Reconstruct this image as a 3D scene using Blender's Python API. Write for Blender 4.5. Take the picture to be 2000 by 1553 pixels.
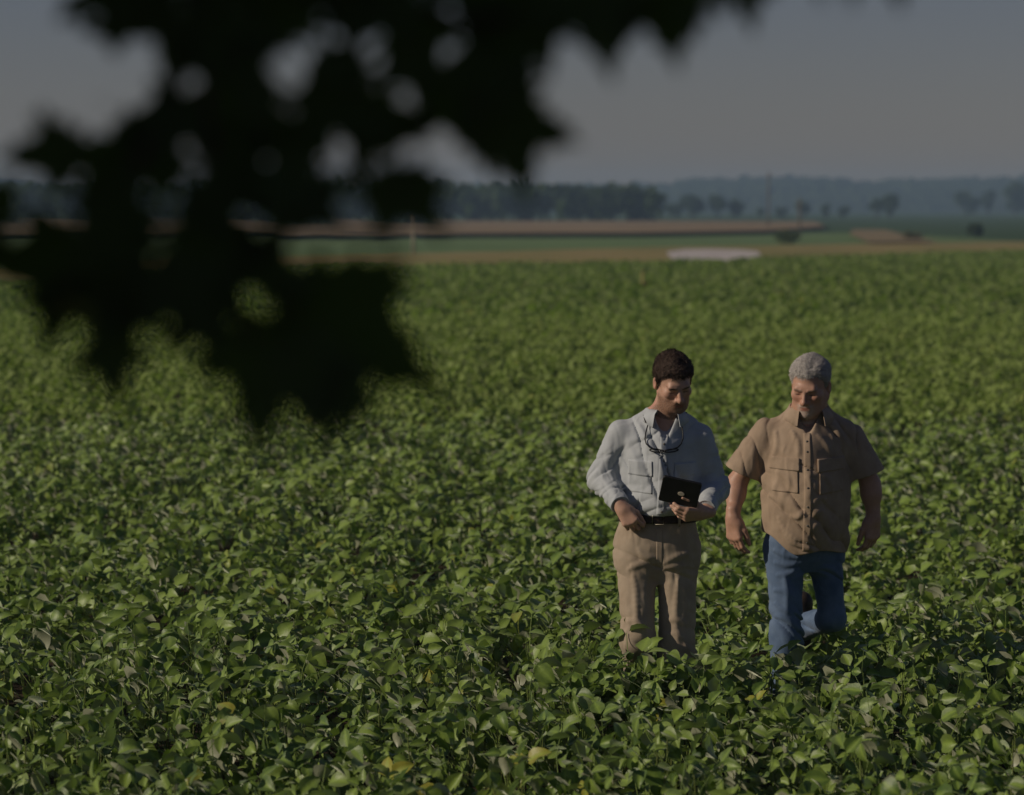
import bpy, bmesh, math, random
import numpy as np
from mathutils import Vector, Matrix
R = math.radians
sc = bpy.context.scene
for _o in list(bpy.data.objects):
    bpy.data.objects.remove(_o)

# ------------------------------------------------------------------ camera
CAM_H = 2.43
cam_d = bpy.data.cameras.new('camera')
cam = bpy.data.objects.new('camera', cam_d)
sc.collection.objects.link(cam)
cam.location = (0.0, 0.0, CAM_H)
cam.rotation_euler = (R(90 - 3.83), 0, 0)
cam_d.lens = 100.0
cam_d.sensor_width = 36.0
cam_d.clip_start = 0.1
cam_d.clip_end = 12000
cam_d.dof.use_dof = True
cam_d.dof.focus_distance = 12.3
cam_d.dof.aperture_fstop = 2.8
sc.camera = cam

# ------------------------------------------------------------------ sky, sun, exposure
SUN_EL = R(27.0)
SUN_FRONT = R(14.0)       # how far the sun stands on the camera's side of straight left
sun_dir = Vector((-math.cos(SUN_EL) * math.cos(SUN_FRONT), -math.cos(SUN_EL) * math.sin(SUN_FRONT), math.sin(SUN_EL)))
world = bpy.data.worlds.new('World')
sc.world = world
world.use_nodes = True
wn = world.node_tree
wn.nodes.clear()
wo = wn.nodes.new('ShaderNodeOutputWorld')
wb = wn.nodes.new('ShaderNodeBackground')
sky = wn.nodes.new('ShaderNodeTexSky')
sky.sky_type = 'NISHITA'
sky.sun_disc = False
sky.sun_elevation = SUN_EL
sky.sun_rotation = math.atan2(sun_dir.x, sun_dir.y)
sky.air_density = 1.0
sky.dust_density = 0.3
sky.ozone_density = 1.6
wb.inputs['Strength'].default_value = 0.053
wbal = wn.nodes.new('ShaderNodeMix')          # white balance of the whole sky
wbal.data_type = 'RGBA'; wbal.blend_type = 'MULTIPLY'
wbal.inputs[0].default_value = 1.0
wbal.inputs[7].default_value = (1.0, 0.885, 1.06, 1.0)
wn.links.new(sky.outputs[0], wbal.inputs[6])
wn.links.new(wbal.outputs[2], wb.inputs[0])
wn.links.new(wb.outputs[0], wo.inputs[0])
sun_d = bpy.data.lights.new('sun', 'SUN')
sun_d.energy = 5.0
sun_d.angle = R(0.55)
sun_d.color = (1.0, 0.87, 0.70)
sun = bpy.data.objects.new('sun', sun_d)
sc.collection.objects.link(sun)
sun.location = (-30, -10, 30)
sun.rotation_euler = sun_dir.to_track_quat('Z', 'Y').to_euler()
vs = sc.view_settings
sc.display_settings.display_device = 'sRGB'
vs.view_transform = 'Standard'
vs.look = 'None'
vs.gamma = 1.0
vs.use_curve_mapping = False
vs.exposure = -1.02
sc.cycles.use_denoising = True
sc.cycles.max_bounces = 4
sc.cycles.diffuse_bounces = 2
sc.cycles.glossy_bounces = 2
sc.cycles.transmission_bounces = 2
sc.cycles.transparent_max_bounces = 4
sc.cycles.volume_bounces = 0

# ------------------------------------------------------------------ helpers
rng = np.random.default_rng(11)
random.seed(11)
C = sc.collection

def link(o, parent=None):
    C.objects.link(o)
    if parent is not None:
        o.parent = parent
    return o

def tag(o, label=None, cat=None, group=None, kind=None):
    if label: o['label'] = label
    if cat: o['category'] = cat
    if group: o['group'] = group
    if kind: o['kind'] = kind
    return o

def empty(name, loc=(0, 0, 0), rz=0.0):
    o = bpy.data.objects.new(name, None)
    o.empty_display_size = 0.1
    o.location = loc
    o.rotation_euler = (0, 0, rz)
    return link(o)

def mesh_np(name, V, F, mat=None, smooth=True, attrs=None):
    """V (n,3) array, F an (m,k) int array or a list of such arrays."""
    me = bpy.data.meshes.new(name)
    V = np.asarray(V, dtype=np.float32)
    Fs = F if isinstance(F, list) else [F]
    Fs = [np.asarray(f, dtype=np.int32) for f in Fs if len(f)]
    me.vertices.add(len(V))
    me.vertices.foreach_set('co', V.ravel())
    loops = np.concatenate([f.ravel() for f in Fs])
    tot = np.concatenate([np.full(len(f), f.shape[1], dtype=np.int32) for f in Fs])
    start = np.concatenate([[0], np.cumsum(tot)[:-1]]).astype(np.int32)
    me.loops.add(len(loops))
    me.loops.foreach_set('vertex_index', loops)
    me.polygons.add(len(tot))
    me.polygons.foreach_set('loop_start', start)
    me.polygons.foreach_set('use_smooth', np.full(len(tot), bool(smooth)))
    if attrs:
        for k, a in attrs.items():
            a = np.asarray(a, dtype=np.float32)
            if a.ndim == 1:
                at = me.attributes.new(k, 'FLOAT', 'POINT')
                at.data.foreach_set('value', a)
            else:
                at = me.attributes.new(k, 'FLOAT_COLOR', 'POINT')
                if a.shape[1] == 3:
                    a = np.concatenate([a, np.ones((len(a), 1), np.float32)], 1)
                at.data.foreach_set('color', a.ravel())
    me.update(calc_edges=True)
    me.validate()
    if mat is not None:
        me.materials.append(mat)
    return me

def obj(name, me, parent=None):
    return link(bpy.data.objects.new(name, me), parent)

class NT:
    """small node-tree helper"""
    def __init__(self, name):
        self.m = bpy.data.materials.new(name)
        self.m.use_nodes = True
        self.t = self.m.node_tree
        self.t.nodes.clear()
        self.out = self.n('ShaderNodeOutputMaterial')
    def n(self, typ, **kw):
        nd = self.t.nodes.new(typ)
        for k, v in kw.items():
            setattr(nd, k, v)
        return nd
    def l(self, a, b):
        self.t.links.new(a, b)
    def noise(self, scale, detail=4, rough=0.55, vec=None, dist=0.0):
        nd = self.n('ShaderNodeTexNoise')
        nd.inputs['Scale'].default_value = scale
        nd.inputs['Detail'].default_value = detail
        nd.inputs['Roughness'].default_value = rough
        nd.inputs['Distortion'].default_value = dist
        if vec is None:
            vec = self.n('ShaderNodeTexCoord').outputs['Object']
        self.l(vec, nd.inputs['Vector'])
        return nd
    def ramp(self, fac, stops, interp='LINEAR'):
        nd = self.n('ShaderNodeValToRGB')
        cr = nd.color_ramp
        cr.interpolation = interp
        while len(cr.elements) < len(stops):
            cr.elements.new(0.5)
        for e, (p, c) in zip(cr.elements, stops):
            e.position = p
            e.color = (*c, 1.0)
        self.l(fac, nd.inputs[0])
        return nd
    def mix(self, fac, a, b, blend='MIX'):
        nd = self.n('ShaderNodeMix', data_type='RGBA', blend_type=blend)
        for s, v in ((nd.inputs[0], fac), (nd.inputs[6], a), (nd.inputs[7], b)):
            if hasattr(v, 'links') or hasattr(v, 'is_linked'):
                self.l(v, s)
            elif isinstance(v, (int, float)):
                s.default_value = v
            else:
                s.default_value = (*v, 1.0)
        return nd.outputs[2]
    def bump(self, height, strength=0.3, dist=0.01):
        nd = self.n('ShaderNodeBump')
        nd.inputs['Strength'].default_value = strength
        nd.inputs['Distance'].default_value = dist
        self.l(height, nd.inputs['Height'])
        return nd.outputs[0]
    def bsdf(self, color=None, rough=0.8, spec=0.3, normal=None):
        b = self.n('ShaderNodeBsdfPrincipled')
        if color is not None:
            if hasattr(color, 'is_linked'):
                self.l(color, b.inputs['Base Color'])
            else:
                b.inputs['Base Color'].default_value = (*color, 1)
        b.inputs['Roughness'].default_value = rough
        b.inputs['Specular IOR Level'].default_value = spec
        if normal is not None:
            self.l(normal, b.inputs['Normal'])
        return b
    def done(self, shader):
        self.l(shader, self.out.inputs['Surface'])
        return self.m

def mat_noise(name, stops, scale, rough=0.9, spec=0.2, detail=5, bump=None, bdist=0.02, bscale=None):
    t = NT(name)
    n = t.noise(scale, detail)
    r = t.ramp(n.outputs['Fac'], stops)
    nm = None
    if bump:
        nb = t.noise(bscale or scale * 3, 4)
        nm = t.bump(nb.outputs['Fac'], bump, bdist)
    return t.done(t.bsdf(r.outputs[0], rough, spec, nm).outputs[0])

def mat_leaf(name, top_a, top_b, under, yellow, rough=0.42, spec=0.45, trans=0.25, vein=0.0, sheen=0.0):
    """two-sided leaf: glossy darker upper side, pale matt underside, light passing through"""
    t = NT(name)
    at = t.n('ShaderNodeAttribute', attribute_name='tone')
    oi = t.n('ShaderNodeObjectInfo')
    ad = t.n('ShaderNodeMath', operation='ADD')
    t.l(at.outputs['Fac'], ad.inputs[0]); t.l(oi.outputs['Random'], ad.inputs[1])
    fr = t.n('ShaderNodeMath', operation='FRACT'); t.l(ad.outputs[0], fr.inputs[0])
    top = t.ramp(fr.outputs[0], [(0.0, top_a), (0.80, top_b), (0.982, top_b), (0.994, yellow)]).outputs[0]
    n = t.noise(55.0, 2)
    top = t.mix(0.25, top, t.ramp(n.outputs['Fac'], [(0.3, tuple(x * 0.6 for x in top_a)), (0.7, tuple(x * 1.3 for x in top_b))]).outputs[0])
    if vein:
        va = t.n('ShaderNodeAttribute', attribute_name='vein')
        top = t.mix(va.outputs['Fac'], top, tuple(x * 1.8 + 0.01 for x in top_b))
    geo = t.n('ShaderNodeNewGeometry')
    col = t.mix(geo.outputs['Backfacing'], top, under)
    nb = t.noise(90.0, 2)
    b = t.bsdf(col, rough, spec, t.bump(nb.outputs['Fac'], 0.25, 0.004))
    b.inputs['Sheen Weight'].default_value = sheen
    b.inputs['Sheen Roughness'].default_value = 0.45
    b.inputs['Sheen Tint'].default_value = (0.9, 0.95, 0.75, 1)
    tr = t.n('ShaderNodeBsdfTranslucent')
    tc = t.mix(0.6, top, (0.24, 0.42, 0.02))
    t.l(tc, tr.inputs['Color'])
    ms = t.n('ShaderNodeMixShader'); ms.inputs[0].default_value = trans
    t.l(b.outputs[0], ms.inputs[1]); t.l(tr.outputs[0], ms.inputs[2])
    return t.done(ms.outputs[0])

def rot_z(a):
    c, s = np.cos(a), np.sin(a)
    z = np.zeros_like(c); o = np.ones_like(c)
    return np.stack([np.stack([c, -s, z], -1), np.stack([s, c, z], -1), np.stack([z, z, o], -1)], -2)

def rot_axis(ax, a):
    """rotation matrices about fixed axis index"""
    c, s = np.cos(a), np.sin(a)
    z = np.zeros_like(c); o = np.ones_like(c)
    if ax == 0:
        rows = [(o, z, z), (z, c, -s), (z, s, c)]
    elif ax == 1:
        rows = [(c, z, s), (z, o, z), (-s, z, c)]
    else:
        rows = [(c, -s, z), (s, c, z), (z, z, o)]
    return np.stack([np.stack(r, -1) for r in rows], -2)

def scatter(tmplV, tmplF, M, T, tone=None):
    """copies of a template: M (n,3,3) T (n,3) -> V,F,(tone per vertex)"""
    n, k = len(T), len(tmplV)
    V = np.einsum('nij,kj->nki', M, tmplV) + T[:, None, :]
    F = [(f[None, :, :] + (np.arange(n) * k)[:, None, None]).reshape(-1, f.shape[1]) for f in tmplF]
    tn = np.repeat(tone if tone is not None else rng.random(n), k)
    return V.reshape(-1, 3), F, tn

def join(parts):
    """list of (V, [F..], tone) -> one"""
    Vs, Fs, Ts, off = [], {}, [], 0
    for V, F, t in parts:
        Vs.append(V); Ts.append(t)
        for f in F:
            Fs.setdefault(f.shape[1], []).append(f + off)
        off += len(V)
    return np.concatenate(Vs), [np.concatenate(v) for v in Fs.values()], np.concatenate(Ts)

def tube_np(pts, radii, seg=8, caps=True):
    pts = [Vector(p) for p in pts]
    V, F = [], []
    up = Vector((0.13, 0.21, 0.97))
    for i, p in enumerate(pts):
        d = (pts[min(i + 1, len(pts) - 1)] - pts[max(i - 1, 0)]).normalized()
        a = d.cross(up)
        if a.length < 0.05:
            a = d.cross(Vector((1, 0, 0)))
        a.normalize(); b = d.cross(a)
        r = radii[i] if hasattr(radii, '__len__') else radii
        for j in range(seg):
            t = 2 * math.pi * j / seg
            V.append(p + (a * math.cos(t) + b * math.sin(t)) * r)
    for i in range(len(pts) - 1):
        for j in range(seg):
            k = (j + 1) % seg
            F.append((i * seg + j, i * seg + k, (i + 1) * seg + k, (i + 1) * seg + j))
    V = np.array([tuple(v) for v in V]); F = np.array(F)
    Fl = [F]
    if caps:
        Fl.append(np.array([list(range(seg))[::-1]])); Fl.append(np.array([[(len(pts) - 1) * seg + j for j in range(seg)]]))
        Fl = [F, np.concatenate(Fl[1:])]
    return V, Fl

def poly_sheet(name, pts, z, mat, n_noise=0):
    me = bpy.data.meshes.new(name)
    bm = bmesh.new()
    bm.faces.new([bm.verts.new((x, y, z)) for x, y in pts])
    bmesh.ops.triangulate(bm, faces=bm.faces[:])
    bmesh.ops.recalc_face_normals(bm, faces=bm.faces[:])
    if bm.faces and sum(f.normal.z for f in bm.faces) < 0:
        bmesh.ops.reverse_faces(bm, faces=bm.faces[:])
    bm.to_mesh(me); bm.free()
    me.materials.append(mat)
    return me
# ------------------------------------------------------------------ ground and distant land
M_soil = mat_noise('soil', [(0.3, (0.035, 0.026, 0.016)), (0.7, (0.075, 0.055, 0.035))], 6.0, 1.0, 0.1, bump=0.6, bdist=0.05)
M_drygrass = mat_noise('dry_grass', [(0.3, (0.17, 0.18, 0.06)), (0.5, (0.31, 0.26, 0.10)), (0.72, (0.36, 0.26, 0.13))], 0.12, 1.0, 0.1, bump=0.7, bdist=0.1, bscale=4)
M_gravel = mat_noise('pale_gravel', [(0.3, (0.50, 0.44, 0.41)), (0.7, (0.66, 0.60, 0.57))], 0.8, 0.95, 0.2, bump=0.4, bdist=0.03)
M_farcrop = mat_noise('far_green_crop', [(0.3, (0.13, 0.20, 0.07)), (0.7, (0.18, 0.26, 0.09))], 0.05, 0.9, 0.2, bump=0.8, bdist=0.3, bscale=2)
M_darkcrop = mat_noise('far_dark_crop', [(0.3, (0.045, 0.085, 0.028)), (0.7, (0.065, 0.11, 0.035))], 0.03, 0.9, 0.2, bump=0.8, bdist=0.3, bscale=2)
M_tan = mat_noise('ripe_crop', [(0.3, (0.26, 0.185, 0.105)), (0.7, (0.37, 0.27, 0.16))], 0.06, 1.0, 0.1, bump=0.8, bdist=0.3, bscale=3)
M_cropshade = mat_noise('shaded_crop_stalks', [(0.3, (0.05, 0.055, 0.02)), (0.7, (0.10, 0.095, 0.04))], 2.0, 1.0, 0.1)  # dark stalk colour carries the shade on the crop's front edge
M_dirt = mat_noise('dirt', [(0.3, (0.22, 0.17, 0.09)), (0.7, (0.33, 0.25, 0.14))], 0.3, 1.0, 0.1)

X0, X1, Y0, Y1 = -900, 900, -150, 1560
tag(obj('ground', poly_sheet('ground', [(X0, Y0), (X1, Y0), (X1, Y1), (X0, Y1)], 0.0, M_soil)), kind='structure')
far_g = poly_sheet('far_field', [(-880, 175), (880, 175), (880, 1540), (-880, 1540)], 0.02, M_darkcrop)
tag(obj('far_field', far_g), kind='structure')
# light green field between the track and the ripe crop
mf = poly_sheet('middle_field', [(-150, 20), (-40, 68), (-19, 106), (-9, 124), (8, 152), (36, 178), (34, 262), (0, 300), (-300, 300), (-300, 20)], 0.04, M_farcrop)
tag(obj('middle_field', mf), kind='structure')
# grassy track that bounds the near field
EDGE = [(-160, -10), (-40, 42), (-13.8, 76.6), (-6.7, 93), (5.6, 104), (23.5, 130), (60, 172), (140, 250)]
EDGE2 = [(-160, 20), (-40, 66), (-19, 107), (-9, 125), (8, 155), (36, 183), (80, 232), (160, 300)]
TRACK = [(x, y - 1.5) for x, y in EDGE] + EDGE2[::-1]
gp = poly_sheet('gravel_patch', [(6.6, 112), (10.4, 118), (12.1, 140), (11.6, 145), (10.3, 147.5), (8.8, 146), (7.5, 138), (6.9, 125)], 0.266, M_gravel)
tag(obj('gravel_patch', gp), kind='structure')
dp = poly_sheet('dirt_path', [(22, 176), (27, 180), (31, 225), (36, 275), (33, 276), (27, 228)], 0.272, M_dirt)
tag(obj('dirt_path', dp), kind='structure')

def prism(pts, z0, z1):
    n = len(pts)
    V = [(x, y, z0) for x, y in pts] + [(x, y, z1) for x, y in pts]
    top = [list(range(n, 2 * n))]
    side = [(i, (i + 1) % n, n + (i + 1) % n, n + i) for i in range(n)]
    return np.array(V, float), side, top

def crop_block(name, pts, h, m_top, m_side):
    V, side, top = prism(pts, 0.0, h)
    me = bpy.data.meshes.new(name)
    me.from_pydata([tuple(v) for v in V], [], [tuple(s) for s in side] + [tuple(t) for t in top])
    me.materials.append(m_side); me.materials.append(m_top)
    me.polygons[len(side)].material_index = 1
    return obj(name, me)
tag(crop_block('track', TRACK, 0.26, M_drygrass, M_drygrass), kind='structure')
rc = crop_block('ripe_crop_field', [(-330, 150), (-60, 186), (-20, 212), (10, 226), (22, 246), (33, 300), (42, 395), (20, 415), (-380, 412)], 0.42, M_tan, M_cropshade)
tag(rc, kind='structure')

# wooded ridge on the horizon
def ridge():
    xs = np.linspace(-640, 640, 420)
    px = 1000 + xs / 0.252
    base = np.interp(px, [0, 700, 1280, 1320, 1450, 1560, 1640, 1695, 1730, 1850, 2000, 2600, 3600], [24, 22, 22.5, 26, 28, 28.5, 27, 23.5, 26.5, 27, 29, 25, 22]) * 0.565 + 0.6
    rows = []
    dep = np.linspace(0, 1, 14)
    r2 = np.random.default_rng(5)
    for d in dep:
        prof = base * np.sin(np.pi * min(0.5, d * 0.5)) ** 0.8
        bump = r2.normal(0, 0.75, len(xs)) * (0.25 + d)
        rows.append(np.stack([xs + r2.normal(0, 0.7, len(xs)), 1180 + 220 * d + r2.normal(0, 3, len(xs)), np.maximum(0.05, prof + bump)], 1))
    V = np.concatenate(rows)
    n = len(xs)
    F = [(i * n + j, i * n + j + 1, (i + 1) * n + j + 1, (i + 1) * n + j) for i in range(len(dep) - 1) for j in range(n - 1)]
    return mesh_np('hills', V, np.array(F), mat_noise('wooded_hill', [(0.3, (0.018, 0.030, 0.014)), (0.7, (0.05, 0.07, 0.03))], 0.03, 1.0, 0.1, bump=1.0, bdist=3, bscale=0.1), smooth=False)
tag(obj('hills', ridge()), kind='structure')

# ------------------------------------------------------------------ distant trees
M_far_leaf = mat_leaf('distant_foliage', (0.018, 0.036, 0.012), (0.04, 0.068, 0.02), (0.045, 0.07, 0.028), (0.08, 0.09, 0.03), 0.7, 0.2, 0.2)
M_bark = mat_noise('bark', [(0.3, (0.05, 0.038, 0.027)), (0.7, (0.12, 0.095, 0.07))], 9.0, 0.95, 0.2, bump=0.8, bdist=0.03)
QV = np.array([(-0.5, -0.35, 0.0), (0.5, -0.4, 0.06), (0.55, 0.35, 0.0), (-0.05, 0.5, -0.08), (-0.5, 0.3, 0.05)])
QF = [np.array([(0, 1, 2, 3, 4)])]

def rand_rot(n, r):
    q = r.normal(size=(n, 4)); q /= np.linalg.norm(q, axis=1)[:, None]
    w, x, y, z = q.T
    return np.stack([np.stack([1 - 2 * (y * y + z * z), 2 * (x * y - z * w), 2 * (x * z + y * w)], -1),
                     np.stack([2 * (x * y + z * w), 1 - 2 * (x * x + z * z), 2 * (y * z - x * w)], -1),
                     np.stack([2 * (x * z - y * w), 2 * (y * z + x * w), 1 - 2 * (x * x + y * y)], -1)], -2)

def crown_np(center, rad, n_lobe, n_leaf, leaf, seed, squash=1.0):
    r = np.random.default_rng(seed)
    c = np.array(center, float); rad = np.array(rad, float)
    d = r.normal(size=(n_lobe, 3)); d /= np.linalg.norm(d, axis=1)[:, None]
    lob = c + d * rad * r.uniform(0.25, 0.72, (n_lobe, 1))
    lr = rad.mean() * r.uniform(0.28, 0.52, n_lobe)
    k = r.integers(0, n_lobe, n_leaf)
    dd = r.normal(size=(n_leaf, 3)); dd /= np.linalg.norm(dd, axis=1)[:, None]
    P = lob[k] + dd * (lr[k] * r.uniform(0.55, 1.05, n_leaf))[:, None]
    Mx = rand_rot(n_leaf, r) * (leaf * r.uniform(0.6, 1.4, n_leaf))[:, None, None]
    return scatter(QV, QF, Mx, P, r.random(n_leaf))

def tree(name, x, y, h, w, label, seed, trunk_frac=0.22, group=None, mat=None, leafs=420):
    t = empty(name, (x, y, 0))
    r = random.Random(seed)
    th = h * trunk_frac
    V, F = tube_np([(0, 0, -0.1), (r.uniform(-.05, .05) * h, 0, th), (r.uniform(-.06, .06) * h, 0, h * 0.7)], [0.035 * h, 0.025 * h, 0.008 * h], 7)
    limbs = [(V, F, np.zeros(len(V)))]
    for i in range(4):
        a = i * 1.7 + r.random()
        V2, F2 = tube_np([(0, 0, th * (0.9 + 0.2 * i)), (math.cos(a) * w * 0.22, math.sin(a) * w * 0.22, th + h * 0.2), (math.cos(a) * w * 0.4, math.sin(a) * w * 0.4, h * 0.62)], [0.013 * h, 0.009 * h, 0.004 * h], 5)
        limbs.append((V2, F2, np.zeros(len(V2))))
    V, F, _ = join(limbs)
    obj('trunk', mesh_np('trunk', V, F, M_bark), t)
    V, F, tn = crown_np((0, 0, th + (h - th) * 0.52), (w / 2, w / 2, (h - th) * 0.52), 9, leafs, 0.11 * h, seed)
    V[:, 2] = np.maximum(V[:, 2], 0.25 * th)
    obj('crown', mesh_np('crown', V, F, mat or M_far_leaf, smooth=False, attrs={'tone': tn}), t)
    return tag(t, label, 'tree', group)

G_T = 'scattered trees below the wooded ridge'
# (metres right of the view axis, distance, height, width, label)
far_trees = [
    (57.5, 1005, 5.0, 6.5, 'low pale rounded tree just clear of the dense wood edge'),
    (64.0, 1010, 7.2, 8.0, 'broad hazy tree standing nearest the end of the dense wood'),
    (73.0, 1010, 7.6, 6.5, 'tall full-crowned tree, second broad one from the dense wood'),
    (80.0, 1015, 6.0, 6.5, 'rounded tree touching the tall full-crowned one before the utility pole'),
    (88.0, 1010, 3.4, 2.8, 'small thin tree just short of the utility pole'),
    (95.5, 1012, 4.0, 4.0, 'small bushy tree just past the utility pole'),
    (102.5, 1005, 6.2, 5.2, 'dark round-topped tree rising behind the short wooden post'),
    (112.0, 1015, 4.4, 3.0, 'slim small tree past the short wooden post, above the crop end'),
    (118.5, 1020, 4.2, 4.2, 'pale small tree in the gap before the tall dark double tree'),
    (129.5, 1010, 5.8, 4.4, 'lower rounded tree leaning against the tall dark one'),
    (133.5, 1005, 8.2, 6.4, 'tall dark tree standing alone above the green field'),
    (209.0, 1310, 11.0, 11.0, 'wide dark tree on the far field edge, first of a loose row of three'),
    (220.5, 1320, 9.6, 6.5, 'narrow tree in the middle of the loose row of three'),
    (232.0, 1315, 12.6, 11.5, 'largest tree of the loose row on the far field edge'),
    (243.0, 1325, 11.0, 9.0, 'tree cut by the picture edge at the end of the far row'),
]
for i, (x, y, h, w, lab) in enumerate(far_trees):
    x, y, h, w = x * 0.60, y * 0.60, h * 0.74, w * 0.80
    tree('tree', x, y, h, w, lab, 40 + i, 0.07, G_T, leafs=420)

# dense wood, one mass
def wood():
    parts = []
    r = np.random.default_rng(8)
    for i in range(230):
        x = r.uniform(-165, 33); y = r.uniform(655, 745) if i % 3 else r.uniform(650, 665)
        h = r.uniform(9.1, 10.4) * (y / 690)
        x, y, h = x * 0.66, y * 0.66, h * 0.67
        if x > 18: h *= 0.93
        w = r.uniform(3.8, 5.8)
        parts.append(crown_np((x, y, h * 0.53), (w / 2, w / 2, h * 0.52), 8, 150, 0.85, 100 + i))
        V, F = tube_np([(x, y, 0), (x, y, h * 0.6)], [0.25, 0.12], 5)
        parts.append((V, F, np.zeros(len(V))))
    V, F, tn = join(parts)
    V[:, 2] = np.maximum(V[:, 2], 0.05)
    return mesh_np('woods', V, F, M_far_leaf, smooth=False, attrs={'tone': tn})
tag(obj('woods', wood()), 'dense dark wood closing off the fields behind the ripe crop', 'woods', kind='stuff')

# bushes along the track
M_bush_g = mat_leaf('bush_foliage', (0.05, 0.085, 0.02), (0.11, 0.13, 0.03), (0.10, 0.12, 0.05), (0.2, 0.16, 0.04), 0.7, 0.2, 0.2)
M_bush_b = mat_leaf('dry_bush_foliage', (0.08, 0.065, 0.03), (0.15, 0.115, 0.05), (0.12, 0.10, 0.05), (0.2, 0.14, 0.06), 0.8, 0.15, 0.15)
M_bush_d = mat_leaf('dark_bush_foliage', (0.015, 0.028, 0.012), (0.03, 0.05, 0.018), (0.04, 0.06, 0.025), (0.06, 0.06, 0.02), 0.7, 0.2, 0.15)
def bush(x, y, h, w, mat, label, seed):
    t = empty('bush', (x, y, 0))
    parts = []
    r = random.Random(seed)
    for i in range(5):
        a = r.uniform(0, 6.28)
        V, F = tube_np([(0, 0, -0.05), (math.cos(a) * w * 0.1, math.sin(a) * w * 0.1, h * 0.35), (math.cos(a) * w * 0.25, math.sin(a) * w * 0.25, h * 0.7)], [0.03, 0.022, 0.01], 5)
        parts.append((V, F, np.zeros(len(V))))
    V, F, _ = join(parts)
    obj('stem', mesh_np('stem', V, F, M_bark), t)
    V, F, tn = crown_np((0, 0, h * 0.5), (w / 2, w / 2, h * 0.5), 8, 260, 0.22 * h, seed)
    V[:, 2] = np.maximum(V[:, 2], 0.02)
    obj('foliage', mesh_np('foliage', V, F, mat, smooth=False, attrs={'tone': tn}), t)
    tag(t, label, 'bush')
bush(18.2, 187, 0.85, 2.3, M_bush_g, 'yellow-green bush beside the track under the short wooden post', 71)
bush(27.6, 196, 0.70, 2.3, M_bush_b, 'dry brown bush where the dirt path meets the track', 72)
bush(37.8, 232, 1.25, 1.5, M_bush_d, 'small dark bush standing alone at the far side of the track', 73)

# poles and posts
M_pole = mat_noise('weathered_pole', [(0.3, (0.10, 0.085, 0.07)), (0.7, (0.20, 0.17, 0.14))], 3.0, 0.9, 0.2, bump=0.3)
M_post = mat_noise('pale_post', [(0.3, (0.34, 0.27, 0.19)), (0.7, (0.46, 0.38, 0.28))], 3.0, 0.9, 0.2, bump=0.3)
def pole(x, y, h, r, label, name='utility_pole', arm=True, mat=None, lean=0.0):
    t = empty(name, (x, y, 0))
    V, F = tube_np([(0, 0, -0.3), (lean * 0.5, 0, h * 0.5), (lean, 0, h)], [r, r * 0.85, r * 0.7], 10)
    obj('shaft', mesh_np('shaft', V, F, mat or M_pole), t)
    if arm:
        V, F = tube_np([(lean - 0.35, -r, h - 0.45), (lean + 0.35, -r, h - 0.45)], 0.04, 6)
        obj('crossarm', mesh_np('crossarm', V, F, mat or M_pole), t)
        for s in (-0.3, 0.3):
            V, F = tube_np([(lean + s, -r, h - 0.42), (lean + s, -r, h - 0.34), (lean + s, -r, h - 0.26)], [0.03, 0.045, 0.02], 8)
            obj('insulator', mesh_np('insulator', V, F, M_gravel), t)
    else:
        V, F = tube_np([(lean, 0, h - 0.005), (lean, 0, h + 0.05), (lean, 0, h + 0.07)], [r * 0.72, r * 0.72, r * 0.4], 10)
        obj('cap', mesh_np('cap', V, F, M_pole), t)
    tag(t, label, 'pole')
pole(27.0, 300, 6.15, 0.11, 'tall thin utility pole rising above the ridge at the ripe crop')
pole(21.4, 212, 3.05, 0.10, 'short wooden post beside the yellow-green bush', 'wooden_post', False)
pole(-4.95, 143, 2.15, 0.085, 'pale tan post at the edge of the light green field', 'wooden_post', False, M_post)

# haze: one closed box of even pale air round everything
def haze():
    x0, x1, y0, y1, z0, z1 = -920, 920, -170, 1580, -1.0, 21.0
    V = np.array([(x, y, z) for x in (x0, x1) for y in (y0, y1) for z in (z0, z1)])
    F = np.array([(0, 1, 3, 2), (4, 6, 7, 5), (0, 4, 5, 1), (2, 3, 7, 6), (0, 2, 6, 4), (1, 5, 7, 3)])
    t = NT('haze')
    v = t.n('ShaderNodeVolumePrincipled')
    v.inputs['Color'].default_value = (0.52, 0.75, 1.0, 1)
    v.inputs['Density'].default_value = 0.00062
    v.inputs['Anisotropy'].default_value = 0.0
    t.l(v.outputs[0], t.out.inputs['Volume'])
    return tag(obj('haze', mesh_np('haze', V, F, t.m, smooth=False)), kind='stuff')
haze()
# ------------------------------------------------------------------ soybean crop
P1 = (0.629, 12.25)      # where the two men stand
P2 = (1.328, 12.88)
M_soy = mat_leaf('soybean_leaf', (0.050, 0.115, 0.012), (0.190, 0.270, 0.038), (0.42, 0.43, 0.29), (0.40, 0.35, 0.03), 0.46, 0.5, 0.22, vein=1.0, sheen=0.65)
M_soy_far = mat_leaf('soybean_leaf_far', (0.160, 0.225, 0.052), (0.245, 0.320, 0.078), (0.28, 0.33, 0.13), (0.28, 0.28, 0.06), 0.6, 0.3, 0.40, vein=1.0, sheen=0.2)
M_stem = mat_noise('soybean_stem', [(0.3, (0.10, 0.14, 0.03)), (0.7, (0.18, 0.20, 0.06))], 30, 0.8, 0.2)

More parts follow.
